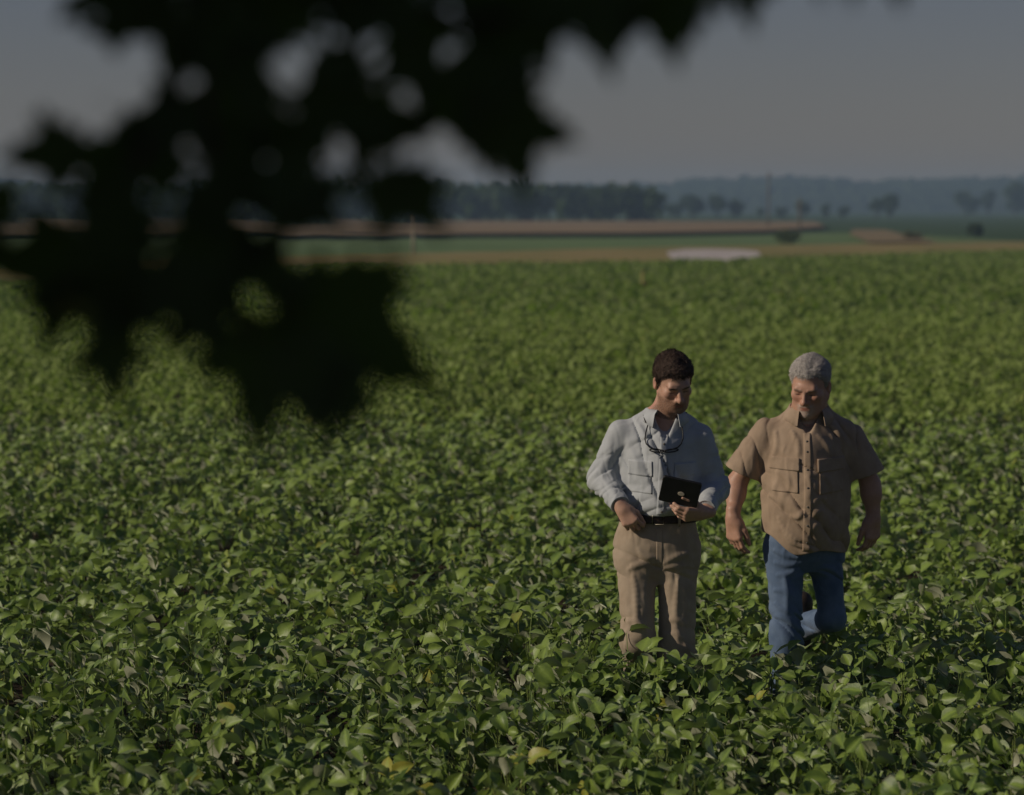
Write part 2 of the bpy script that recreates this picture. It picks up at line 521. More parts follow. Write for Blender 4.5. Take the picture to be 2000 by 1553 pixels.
def leaflet(L, W, fold, curl, droop, n, r, cols=2):
    """ovate blade along +x, midrib on y=0; returns V, F, vein"""
    us = np.linspace(0, 1, n)
    V, vein = [], []
    ang = 0.0
    px, pz = 0.0, 0.0
    tw = r.uniform(-0.35, 0.35)
    for i, u in enumerate(us):
        if i:
            ang = -droop * u - curl * u * u
            px += math.cos(ang) * L / (n - 1); pz += math.sin(ang) * L / (n - 1)
        w = W * 0.5 * (math.sin(math.pi * min(1, u * 0.97 + 0.03) ** 0.72) ** 0.85) if 0 < i < n - 1 else (0.0015 if i == 0 else 0.0)
        for s in ((-1, 0, 1) if cols == 2 else (-1, -.5, 0, .5, 1)):
            f = fold * (1 + 0.25 * r.uniform(-1, 1))
            y = s * w * math.cos(f)
            z = abs(s) * w * math.sin(f) + (0.10 * w * r.uniform(-1, 1) if abs(s) == 1 else 0)
            y2 = y * math.cos(tw * u) - z * math.sin(tw * u); z2 = y * math.sin(tw * u) + z * math.cos(tw * u)
            V.append((px - z2 * math.sin(ang) * 0.5, y2, pz + z2))
            vein.append(1.0 if s == 0 else 0.0)
    k = 3 if cols == 2 else 5
    F = []
    for i in range(n - 1):
        for j in range(k - 1):
            a = i * k + j
            F.append((a, a + k, a + k + 1, a + 1))
    return np.array(V), np.array(F), np.array(vein)

def trifoliate(seed, n=5, cols=2, petiole=True, size=1.0):
    """a soybean leaf: long petiole rising from the origin, three leaflets at its end"""
    r = random.Random(seed)
    parts, veins = [], []
    Lp = r.uniform(0.13, 0.20)
    el = R(r.uniform(48, 74))
    tip = np.array((math.cos(el) * Lp, 0, math.sin(el) * Lp))
    mid = np.array((math.cos(el) * Lp * 0.42, r.uniform(-.01, .01), math.sin(el) * Lp * 0.58))
    if petiole:
        V, F = tube_np([(0, 0, 0), tuple(mid), tuple(tip)], [0.0024, 0.002, 0.0016], 3, caps=False)
        parts.append((V, F, np.zeros(len(V)))); veins.append(np.full(len(V), 0.55))
    for az, k in ((0, 1.0), (R(r.uniform(62, 92)), 0.9), (-R(r.uniform(62, 92)), 0.9)):
        L = r.uniform(0.066, 0.104) * k * size; W = L * r.uniform(0.62, 0.86)
        V, F, ve = leaflet(L, W, R(r.uniform(8, 34)), r.uniform(-0.2, 0.9), r.uniform(-0.1, 0.5), n, r, cols)
        pitch = R(r.uniform(-70, 35)); roll = R(r.uniform(-55, 55))
        V = V + np.array((0.012 if az else 0.022, 0, 0))
        Mx = rot_axis(2, np.array(az)) @ rot_axis(1, np.array(-pitch)) @ rot_axis(0, np.array(roll))
        V = V @ Mx.T + tip
        parts.append((V, [F], np.zeros(len(V)))); veins.append(ve)
    V, F, _ = join(parts)
    return V, F, np.concatenate(veins)

def canopy_h(x, y):
    h = 0.50 + 0.035 * np.sin(x * 1.7 + y * 0.9) * np.sin(y * 1.1 - x * 0.6) + 0.03 * np.sin(x * 4.1) * np.sin(y * 3.3 + 1)
    # an old wheel line, a little lower, curving away across the field
    xl = np.interp(y, [10, 17, 21, 27, 34, 60], [-6, -3.0, -2.0, -0.6, 0.6, 8])
    # stands a little taller just in front of the men
    h = h + 0.065 * np.exp(-(((x - P1[0]) / 0.35) ** 2 + ((y - P1[1] + 0.38) / 0.22) ** 2)) - 0.09 * np.exp(-(((x - P2[0]) / 0.35) ** 2 + ((y - P2[1] + 0.40) / 0.22) ** 2))
    return h - 0.16 * np.exp(-((x - xl) / 0.22) ** 2) * (y > 14)

def field_edge(x):
    return np.interp(x, [e[0] for e in EDGE], [e[1] for e in EDGE])

# --- planting positions: rows about 0.19 m apart with jitter
def plant_spots(y0, y1, step, margin, r):
    out = []
    xs_max = 0.18 * y1 * margin + 0.6
    gx, gy = np.meshgrid(np.arange(-xs_max, xs_max, step), np.arange(y0, y1, step))
    x = gx.ravel() + r.uniform(-.45, .45, gx.size) * step
    y = gy.ravel() + r.uniform(-.45, .45, gx.size) * step
    k = (np.abs(x) < 0.18 * y * margin + 0.5) & (y < field_edge(x) - 0.5)
    return x[k], y[k]

def clear_of_men(x, y):
    a = (np.abs(x - P1[0]) < 0.19) & (np.abs(y - P1[1] - 0.04) < 0.17)
    b = (np.abs(x - P2[0]) < 0.19) & (np.abs(y - P2[1] - 0.10) < 0.27)
    return ~(a | b)

r_s = np.random.default_rng(21)
px_, py_ = plant_spots(6.2, 14.6, 0.235, 1.35, r_s)
k = clear_of_men(px_, py_)
px_, py_ = px_[k], py_[k]
in_view = (np.abs(px_) < 0.182 * py_ + 0.05) & (py_ > 8.75)
order = np.argsort(np.where(in_view, py_, 1e9))
near = order[:300]
rest = np.setdiff1d(np.arange(len(px_)), near)

NV = 22
leaf_me = []
for i in range(NV):
    V, F, ve = trifoliate(500 + i, 6, 4)
    leaf_me.append(mesh_np('leaf', V, F, M_soy, attrs={'tone': np.zeros(len(V)), 'vein': ve * 0.55}))
stem_me = []
for i in range(5):
    r = random.Random(900 + i)
    parts = []
    V, F = tube_np([(0, 0, -0.02), (r.uniform(-.015, .015), r.uniform(-.015, .015), 0.16), (r.uniform(-.03, .03), r.uniform(-.03, .03), 0.36)], [0.0045, 0.0038, 0.002], 5)
    stem_me.append(mesh_np('stem', V, F, M_stem))

# leaves turn their faces to the sun: lean of the leaf frames towards it
_hx = Vector((0, 0, 1)).cross(Vector((sun_dir.x, sun_dir.y, 0))).normalized()
HELIO_M = Matrix.Rotation(R(24), 3, _hx)
HELIO = np.array(HELIO_M)

def leaf_layout(r, h):
    """base height, azimuth, tilt, scale of each leaf of one plant of canopy height h"""
    n = int(r.integers(10, 14))
    a0 = r.uniform(0, 6.28)
    res = []
    for j in range(n):
        f = j / (n - 1)
        zb = h * (0.12 + 0.62 * f ** 0.8) - 0.02
        res.append((zb, a0 + j * 2.4 + r.uniform(-.4, .4), r.uniform(-0.30, 0.30), r.uniform(0.60, 1.12)))
    return res

r_p = np.random.default_rng(33)
G_S = 'soybean plants in the nearest rows'
for i in near:
    x, y = float(px_[i]), float(py_[i])
    h = float(canopy_h(x, y)) * r_p.uniform(0.80, 1.16)
    t = empty('soybean_plant', (x, y, 0))
    tag(t, 'leafy green soybean plant in the nearest rows, between the camera and the two men', 'soybean plant', G_S)
    s = bpy.data.objects.new('stem', stem_me[int(r_p.integers(5))])
    s.scale = (1, 1, h / 0.42)
    link(s, t)
    for zb, az, tilt, scl in leaf_layout(r_p, h):
        lf = bpy.data.objects.new('leaf', leaf_me[int(r_p.integers(NV))])
        lf.location = (0, 0, zb)
        mx = HELIO_M @ Matrix.Rotation(az, 3, 'Z') @ Matrix.Rotation(r_p.uniform(-.25, .25), 3, 'Y') @ Matrix.Rotation(tilt, 3, 'X')
        lf.rotation_euler = mx.to_euler()
        lf.scale = (scl, scl, scl)
        link(lf, t)

def leaf_batch(xs, ys, templ, per_plant, r, size=1.0, top_only=False):
    n = len(xs)
    if n == 0: return []
    X = np.repeat(xs, per_plant); Y = np.repeat(ys, per_plant)
    H = np.repeat(canopy_h(xs, ys) * r.uniform(0.86, 1.12, n), per_plant)
    f = r.random(len(X)) if not top_only else r.uniform(0.45, 1, len(X))
    Z = H * (0.12 + 0.62 * f ** 0.8) - 0.02
    az = r.uniform(0, 6.283, len(X))
    M = rot_axis(2, az) @ rot_axis(1, r.uniform(-.25, .25, len(X))) @ rot_axis(0, r.uniform(-.22, .22, len(X)))
    M = HELIO @ M
    M = M * (size * r.uniform(0.70, 1.20, len(X)))[:, None, None]
    T = np.stack([X, Y, Z], 1)
    which = r.integers(0, len(templ), len(X))
    tone = r.random(len(X))
    out = []
    for q, (V, F, ve) in enumerate(templ):
        s = which == q
        if s.any():
            a, b, c = scatter(V, F, M[s], T[s], tone[s])
            out.append((a, b, np.stack([c, np.tile(ve * 0.55, int(s.sum()))], 1)))
    return out

T_hi = [trifoliate(700 + i, 5, 2) for i in range(14)]
T_mid = [trifoliate(740 + i, 4, 2, petiole=False) for i in range(12)]
T_lo = [trifoliate(780 + i, 3, 2, petiole=False, size=1.0) for i in range(10)]
parts = []
parts += leaf_batch(px_[rest], py_[rest], T_hi, 10, r_s)
# plants the men have just pushed past stand close against their shins
cx_ = np.concatenate([P1[0] + r_s.uniform(-.32, .32, 16), P2[0] + r_s.uniform(-.34, .34, 7)])
cy_ = np.concatenate([P1[1] - r_s.uniform(.17, .46, 16), P2[1] - r_s.uniform(.24, .46, 7)])
parts += leaf_batch(cx_, cy_, T_hi, 12, r_s)
ax_, ay_ = plant_spots(14.6, 27, 0.25, 1.28, r_s)
parts += leaf_batch(ax_, ay_, T_mid, 9, r_s)
ax_, ay_ = plant_spots(27, 52, 0.29, 1.2, r_s)
parts_far = leaf_batch(ax_, ay_, T_lo, 7, r_s, 1.1, True)
soyV, soyF, soyA = join(parts)
me = mesh_np('soybean_crop', soyV, soyF, M_soy, attrs={'tone': soyA[:, 0], 'vein': soyA[:, 1]})
# beyond 52 m leaves come as small clumps
n_far = 170000
fy = np.sqrt(r_s.uniform(52 ** 2, 136 ** 2, n_far)); fx = r_s.uniform(-1, 1, n_far) * (0.18 * fy * 1.15 + 1)
k = fy < field_edge(fx)
fx, fy = fx[k], fy[k]
n_far = len(fx)
fz = canopy_h(fx, fy) * r_s.uniform(0.6, 1.0, n_far)
Mf = rand_rot(n_far, r_s)
up = Mf[:, 2, 2] < 0            # upper leaf sides look up or to the light
Mf[up, :, 1] *= -1; Mf[up, :, 2] *= -1
Vf, Ff, tf = scatter(QV, QF, (HELIO @ Mf) * r_s.uniform(0.10, 0.17, n_far)[:, None, None], np.stack([fx, fy, fz], 1))
soy = obj('soybean_crop', me)
tag(soy, 'soybean crop stretching away behind and around the two men', 'crop', kind='stuff')
V2, F2, A2 = join(parts_far + [(Vf, Ff, np.stack([tf, np.zeros(len(tf))], 1))])
soy2 = obj('soybean_crop', mesh_np('soybean_crop', V2, F2, M_soy_far, attrs={'tone': A2[:, 0], 'vein': A2[:, 1]}))
tag(soy2, 'far end of the soybean crop up to the grassy track', 'crop', kind='stuff')
# leafy sheet under the far clumps so no bare soil shows at a low angle
cv = poly_sheet('crop_floor', [(-90, 48), (-13.8 - 1, 76), (-6.7, 92), (5.6, 103), (23.5, 129), (40, 148), (40, 48)], 0.26, M_farcrop)
tag(obj('crop_floor', cv), kind='structure')

# marker stake with withered plants round it, far out in the crop
def stake():
    t = empty('marker_stake', (3.25, 71.0, 0))
    m = mat_noise('stake_paint', [(0.3, (0.26, 0.23, 0.07)), (0.7, (0.34, 0.30, 0.10))], 8, 0.7, 0.3)
    V, F = tube_np([(0, 0, -0.1), (0.01, 0, 0.5), (0.02, 0, 0.80)], [0.045, 0.045, 0.04], 8)
    obj('post', mesh_np('post', V, F, m), t)
    V, F = tube_np([(0.02, 0, 0.795), (0.02, 0, 0.83), (0.02, 0, 0.85)], [0.05, 0.05, 0.02], 8)
    obj('cap', mesh_np('cap', V, F, m), t)
    tag(t, 'yellow marker stake standing in reddish withered plants far out in the crop', 'stake')
stake()
bush(3.28, 70.2, 0.60, 0.62, mat_leaf('withered_leaf', (0.16, 0.06, 0.03), (0.24, 0.10, 0.05), (0.2, 0.1, 0.06), (0.25, 0.12, 0.05), 0.8, 0.2, 0.2), 'reddish withered clump round the yellow marker stake', 77)
LEAF_HAND = [(-0.145,2.315,0.154,0.96),(-0.236,2.276,0.126,-0.07),(-0.359,2.29,0.07,0.17),(-0.428,2.334,0.07,-0.26),(0.0,2.493,0.101,0.14),(0.009,2.503,0.089,1.31),(-0.098,2.437,0.08,1.05),(0.07,2.61,0.108,0.26),(0.14,2.613,0.098,0.21),(0.222,2.629,0.056,0.17),(-0.41,2.477,0.077,-1.48),(-0.379,2.463,0.08,-0.7),(-0.44,2.381,0.103,-1.48),(-0.178,2.273,0.103,0.35),(-0.084,2.437,0.066,0.44),(0.349,2.635,0.044,0.09),(0.187,2.631,0.061,-0.17),(0.262,2.652,0.07,0.17),(0.304,2.655,0.07,0.0),(-0.311,2.664,0.113,-1.29),(-0.114,2.607,0.08,-0.84),(-0.261,2.519,0.091,0.82),(-0.107,2.662,0.09,1.17),(-0.254,2.64,0.108,-0.83),(-0.37,2.369,0.08,0.8),(-0.357,2.406,0.108,-0.91),(-0.024,2.626,0.118,-0.01),(-0.29,2.35,0.088,0.62),(-0.176,2.647,0.102,0.39),(0.195,2.676,0.096,-1.35),(-0.331,2.471,0.083,-1.23),(-0.335,2.629,0.089,0.55),(-0.03,2.532,0.08,-0.42),(0.06,2.675,0.088,0.3),(-0.153,2.521,0.104,1.03),(-0.272,2.379,0.111,0.14),(-0.254,2.588,0.097,1.36),(-0.192,2.445,0.08,0.96),(0.101,2.673,0.084,-2.5),(-0.01,2.587,0.091,-1.11),(-0.232,2.5,0.064,-0.65),(-0.203,2.611,0.074,-2.91),(-0.049,2.523,0.09,0.46),(-0.305,2.499,0.062,-0.35),(-0.342,2.348,0.069,-1.07),(-0.366,2.684,0.079,-0.47),(-0.255,2.478,0.069,1.08),(-0.507,2.423,0.068,-1.35),(0.022,2.678,0.064,-0.11),(-0.366,2.619,0.075,-0.01),(-0.07,2.678,0.063,-0.45),(-0.087,2.583,0.083,0.25),(-0.233,2.374,0.076,-1.19),(-0.266,2.428,0.073,0.46),(-0.318,2.597,0.072,-1.14),(-0.123,2.509,0.076,1.19),(-0.137,2.618,0.05,0.54),(-0.481,2.404,0.053,-1.58),(-0.152,2.263,0.065,-1.28),(-0.201,2.494,0.055,-1.01),(-0.285,2.323,0.057,0.56),(-0.135,2.49,0.062,-0.35),(-0.223,2.522,0.057,0.31),(-0.171,2.426,0.053,0.81),(-0.235,2.45,0.053,0.2),(0.025,2.581,0.061,0.21),(0.145,2.669,0.046,-0.51),(-0.091,2.555,0.07,-1.26),(-0.211,2.416,0.05,-0.37),(-0.48,2.436,0.045,0.61),(-0.34,2.497,0.051,0.87),(-0.212,2.352,0.045,-1.94),(-0.236,2.557,0.058,0.55),(-0.3,2.565,0.045,0.84),(-0.153,2.562,0.053,2.34),(-0.314,2.523,0.051,-1.03),(-0.212,2.678,0.046,0.86),(-0.37,2.595,0.048,-1.47),(0.041,2.644,0.046,0.91),(-0.356,2.332,0.054,-0.66),(-0.096,2.512,0.045,-2.29),(-0.021,2.477,0.038,0.04),(-0.15,2.599,0.052,0.34),(-0.384,2.669,0.044,-0.76),(0.011,2.552,0.034,1.27),(-0.383,2.603,0.034,-0.96),(-0.166,2.447,0.033,0.1),(0.102,2.6,0.039,-1.44),(-0.389,2.404,0.038,-0.85),(-0.388,2.651,0.036,-0.49),(-0.303,2.315,0.035,2.87),(-0.343,2.599,0.033,0.34),(-0.142,2.455,0.035,1.05),(0.097,2.587,0.035,0.03),(0.158,2.594,0.035,0.07),(-0.19,2.362,0.034,0.19)]
# ------------------------------------------------------------------ maple overhead: trunk beside the camera, hanging branch in view
M_maple = mat_leaf('maple_leaf', (0.020, 0.045, 0.010), (0.045, 0.085, 0.016), (0.05, 0.075, 0.03), (0.10, 0.09, 0.03), 0.65, 0.15, 0.18)

def maple_outline():
    pts = [(0, 0.02), (0.10, -0.05), (0.30, -0.06), (0.22, 0.06), (0.40, 0.14), (0.33, 0.20), (0.56, 0.38), (0.40, 0.40), (0.44, 0.52), (0.24, 0.46),
           (0.16, 0.62), (0.20, 0.66), (0.10, 0.74), (0.0, 1.0)]
    return pts + [(-x, y) for x, y in pts[-2:0:-1]]

def maple_np(seed, size):
    """lobed maple leaf with petiole; blade spreads in xy, tip along +y"""
    r = random.Random(seed)
    o = maple_outline()
    n = len(o)
    bend = r.uniform(-0.5, 0.5); cup = r.uniform(-0.3, 0.35)
    def lift(x, y):
        return bend * (y - 0.35) ** 2 * 0.6 + cup * x * x
    V = [(0, 0.33, lift(0, .33))]
    for x, y in o:
        x *= 1 + r.uniform(-.05, .05); y *= 1 + r.uniform(-.04, .04)
        V.append((x * 0.98, y, lift(x, y) + r.uniform(-.02, .02)))
    F = np.array([(0, 1 + i, 1 + (i + 1) % n) for i in range(n)])
    V = np.array(V)
    Vp, Fp = tube_np([(0, 0.04, lift(0, 0)), (0.02, -0.25, 0.05), (0.0, -0.5, 0.16)], [0.012, 0.011, 0.014], 4, caps=False)
    V2, F2, t = join([(V, [F], np.zeros(len(V))), (Vp, Fp, np.zeros(len(Vp)))])
    return V2 * size, F2, t

maple = empty('maple_tree', (-3.3, 2.3, 0))
MB = np.array((-3.3, 2.3, 0.0))
def mp(*p): return tuple(np.array(p) - MB)
# trunk with main limbs
limb_parts = []
for pts, rad in (
    ([(-3.3, 2.3, -0.2), (-3.34, 2.28, 1.2), (-3.25, 2.35, 2.6), (-3.3, 2.4, 4.2), (-3.2, 2.3, 6.4)], [0.24, 0.19, 0.165, 0.12, 0.04]),
    ([(-3.27, 2.33, 2.5), (-2.4, 2.2, 3.25), (-1.3, 2.35, 3.35), (-0.5, 2.5, 3.10)], [0.09, 0.07, 0.045, 0.02]),
    ([(-3.3, 2.4, 3.6), (-2.5, 3.2, 4.6), (-1.4, 3.6, 5.2)], [0.07, 0.05, 0.02]),
    ([(-3.3, 2.4, 3.2), (-4.3, 1.8, 4.2), (-5.2, 1.4, 4.8)], [0.08, 0.05, 0.02]),
    ([(-3.3, 2.4, 3.0), (-3.6, 1.2, 3.7), (-3.2, 0.2, 4.0)], [0.08, 0.05, 0.02]),
    ([(-3.3, 2.4, 3.9), (-3.4, 3.4, 4.8), (-3.7, 4.3, 5.3)], [0.07, 0.05, 0.02]),
):
    V, F = tube_np([mp(*p) for p in pts], rad, 12)
    limb_parts.append((V, F, np.zeros(len(V))))
V, F, _ = join(limb_parts)
obj('trunk', mesh_np('trunk', V, F, M_bark), maple)

# crown that shades the branch; kept clear of the view
r_c = np.random.default_rng(61)
lob = [((-3.3, 2.3, 4.6), (2.4, 2.2, 1.7), 3600), ((-1.9, 2.2, 3.7), (1.4, 1.5, 0.85), 1900), ((-2.1, 1.6, 2.6), (1.1, 1.3, 0.8), 1500),
       ((-3.4, 1.4, 2.7), (1.3, 1.2, 0.8), 1400), ((-0.6, 2.3, 3.45), (1.3, 1.2, 0.6), 1300), ((-1.6, 1.5, 2.15), (0.75, 0.8, 0.5), 700)]
cp = []
tv = [maple_np(300 + i, 1.0)[:2] for i in range(3)]
for (c, rad, n) in lob:
    d = r_c.normal(size=(n, 3)); d /= np.linalg.norm(d, axis=1)[:, None]
    P = np.array(c) + d * np.array(rad) * (r_c.random(n) ** 0.45)[:, None]
    left = P[:, 0] < -(0.18 * np.maximum(P[:, 1], 0) + 0.32)
    above = P[:, 2] > 2.43 + 0.075 * np.maximum(P[:, 1], 0) + 0.26
    behind = P[:, 1] < -0.3
    cam_clear = np.linalg.norm(P - np.array((0, 0, CAM_H)), axis=1) > 0.6
    P = P[(left | above | behind) & cam_clear]
    w = r_c.integers(0, 3, len(P))
    for q in range(3):
        s = w == q
        M = rand_rot(int(s.sum()), r_c) * r_c.uniform(0.10, 0.17, int(s.sum()))[:, None, None]
        cp.append(scatter(tv[q][0], tv[q][1], M, P[s] - MB, r_c.random(int(s.sum()))))
V, F, tn = join(cp)
cr = obj('crown', mesh_np('crown', V, F, M_maple, smooth=False, attrs={'tone': tn, 'vein': np.zeros(len(tn))}), maple)
cr['kind'] = 'stuff'

# hanging branch: twigs, then each leaf
twigs = [
    [(-0.50, 2.50, 3.10), (-0.36, 2.55, 2.85), (-0.29, 2.6, 2.66), (-0.27, 2.6, 2.45), (-0.24, 2.62, 2.30)],
    [(-0.34, 2.56, 2.80), (-0.20, 2.6, 2.66), (-0.05, 2.62, 2.60), (0.10, 2.62, 2.61)],
    [(-0.28, 2.6, 2.60), (-0.33, 2.58, 2.48), (-0.40, 2.56, 2.38)],
    [(-0.30, 2.6, 2.45), (-0.20, 2.62, 2.42), (-0.11, 2.64, 2.40)],
]
bp = []
for tw in twigs:
    V, F = tube_np([mp(*p) for p in tw], list(np.linspace(0.009, 0.003, len(tw))), 6)
    bp.append((V, F, np.zeros(len(V))))
V, F, _ = join(bp)
branch = obj('hanging_branch', mesh_np('hanging_branch', V, F, M_bark), maple)

# leaf positions on the branch: x, height above ground, size, turn of the tip (0 = straight down, positive towards +x)
hand = LEAF_HAND
lv = []
for i in range(14):
    V, F, t = maple_np(320 + i, 1.0)
    lv.append(mesh_np('leaf', V, F, M_maple, smooth=False, attrs={'tone': t, 'vein': np.zeros(len(V))}))
r_l = random.Random(77)
def put_leaf(x, y, z, size, turn, pitch=None, yaw=None):
    o = bpy.data.objects.new('leaf', lv[r_l.randrange(14)])
    pitch = r_l.uniform(-0.5, 0.5) if pitch is None else pitch
    yaw = r_l.uniform(-0.5, 0.5) if yaw is None else yaw
    # blade hangs tip-down facing the field, then is turned
    m = Matrix.Rotation(turn, 4, 'Y').inverted() @ Matrix.Rotation(yaw, 4, 'Z') @ Matrix.Rotation(R(-90) + pitch, 4, 'X')
    m = Matrix.Translation(Vector(mp(x, y, z))) @ m @ Matrix.Scale(size, 4) @ Matrix.Translation((0, -0.38, 0))
    o.matrix_local = m
    link(o, branch)
    o.matrix_local = m
for (x, z, s, turn) in hand:
    put_leaf(x, 2.6 + r_l.uniform(-.10, .10), z, s * 1.10, turn, r_l.uniform(-.25, .25), r_l.uniform(-.3, .3))
M_backlitleaf = mat_leaf('backlit_maple_leaf', (0.22, 0.17, 0.07), (0.30, 0.23, 0.10), (0.25, 0.20, 0.10), (0.3, 0.22, 0.1), 0.65, 0.15, 0.45)  # light shining through the leaf is painted as a paler yellow-brown
V, F, t = maple_np(399, 1.0)
bme = mesh_np('leaf', V, F, M_backlitleaf, smooth=False, attrs={'tone': t, 'vein': np.zeros(len(V))})
put_leaf(-0.392, 2.66, 2.345, 0.085, 0.3, 0.1, 0.1)
bo = branch.children[-1]; bo.data = bme; bo['label'] = 'yellow-brown leaf, coloured as if lit through, among the dark ones'
tag(maple, 'dark maple tree beside the camera, its lobed leaves hanging blurred into the view', 'tree')
# ------------------------------------------------------------------ sculpting by distance fields
def A(*v): return np.array(v, dtype=np.float32)
def smin(a, b, k):
    h = np.maximum(k - np.abs(a - b), 0) / k
    return np.minimum(a, b) - h * h * k * 0.25
def smax(a, b, k): return -smin(-a, -b, k)
def cone(P, a, b, ra, rb):
    a = A(*a); b = A(*b)
    ba = b - a
    t = np.clip(((P - a) @ ba) / float(ba @ ba), 0, 1)
    d = P - a - t[:, None] * ba
    return np.sqrt((d * d).sum(1)) - (ra + (rb - ra) * t)
def chain(P, pts, rad, k=0.02):
    d = cone(P, pts[0], pts[1], rad[0], rad[1])
    for i in range(1, len(pts) - 1):
        d = smin(d, cone(P, pts[i], pts[i + 1], rad[i], rad[i + 1]), k)
    return d
def sph(P, c, r):
    d = P - A(*c)
    return np.sqrt((d * d).sum(1)) - r
def ell(P, c, r):
    q = (P - A(*c)) / A(*r)
    l = np.sqrt((q * q).sum(1))
    q2 = (P - A(*c)) / (A(*r) ** 2)
    return l * (l - 1) / np.maximum(np.sqrt((q2 * q2).sum(1)), 1e-6)
def loft(P, zs, cx, cy, rx, ry, e=2.0, yaw=0.0, ef=None):
    """upright body of elliptical sections (zs increasing)"""
    z = P[:, 2]
    X = P[:, 0] - np.interp(z, zs, cx); Y = P[:, 1] - np.interp(z, zs, cy)
    if yaw:
        c, s = math.cos(yaw), math.sin(yaw)
        X, Y = X * c + Y * s, -X * s + Y * c
    a = np.interp(z, zs, rx); b = np.interp(z, zs, ry)
    if e == 2.0:
        l = np.sqrt((X / a) ** 2 + (Y / b) ** 2)
    else:
        l = (np.abs(X / a) ** e + np.abs(Y / b) ** e) ** (1 / e)
    if ef is not None:            # front half with its own, more wedge-like section
        bf = b * 1.10
        lf = (np.abs(X / a) ** ef + np.abs(Y / bf) ** ef) ** (1 / ef)
        w = np.clip(0.5 - Y / 0.10, 0, 1)
        l = l * (1 - w) + lf * w
    d = (l - 1) * np.minimum(a, b)
    dz = np.maximum(zs[0] - z, z - zs[-1])
    return np.maximum(d, dz)
def smooth_keys(zs, *cols, n=60):
    """Catmull-like smoothing of key profiles"""
    zs = np.array(zs, float); zi = np.linspace(zs[0], zs[-1], n)
    out = [zi]
    for c in cols:
        v = np.interp(zi, zs, c)
        ker = np.array([1, 2, 3, 2, 1]) / 9.0
        p = np.pad(v, 2, mode='edge')
        out.append(np.convolve(p, ker, 'valid'))
    return out
_nz = {}
def snoise(P, f, seed, oct=3):
    """smooth pseudo-noise in about [-1,1]"""
    if seed not in _nz:
        r = np.random.default_rng(seed)
        d = r.normal(size=(oct, 5, 3)); d /= np.linalg.norm(d, axis=2)[..., None]
        _nz[seed] = (d.astype(np.float32), r.uniform(0, 6.28, (oct, 5)).astype(np.float32))
    d, ph = _nz[seed]
    s = np.zeros(len(P), np.float32); amp = 1.0; tot = 0.0
    for o in range(oct):
        w = s * 1.2
        for i in range(5):
            s = s + amp * np.sin((P @ d[o, i]) * (f * (1.9 ** o)) + ph[o, i] + w) / 2.4
        tot += amp; amp *= 0.5
    return s / tot
def folds(P, axis, f, seed, warp=1.2):
    """cloth folds across `axis`: narrow creases pressed inward, coming and going"""
    a = A(*axis); a = a / np.linalg.norm(a)
    u = P @ a
    P2 = 0.28 * P + 0.72 * u[:, None] * a            # long creases: noise varies slowly along them
    t = u * (f * 0.5) + warp * snoise(P2, f * 0.45, seed) * 1.5
    env = np.clip(0.30 + 1.2 * snoise(P2 + 0.37, f * 0.40, seed + 500, 2), 0.0, 1.2)
    sn = np.abs(np.sin(t))
    return (-(1 - sn ** 0.55) * 1.5 + 0.25 * sn) * env

def near_only(P, c, r, fn):
    """evaluate fn only within r of c; outside return a safe distance"""
    dd = np.sqrt(((P - A(*c)) ** 2).sum(1))
    out = dd - r * 0.6
    m = dd < r
    if m.any():
        out[m] = fn(P[m])
    return out

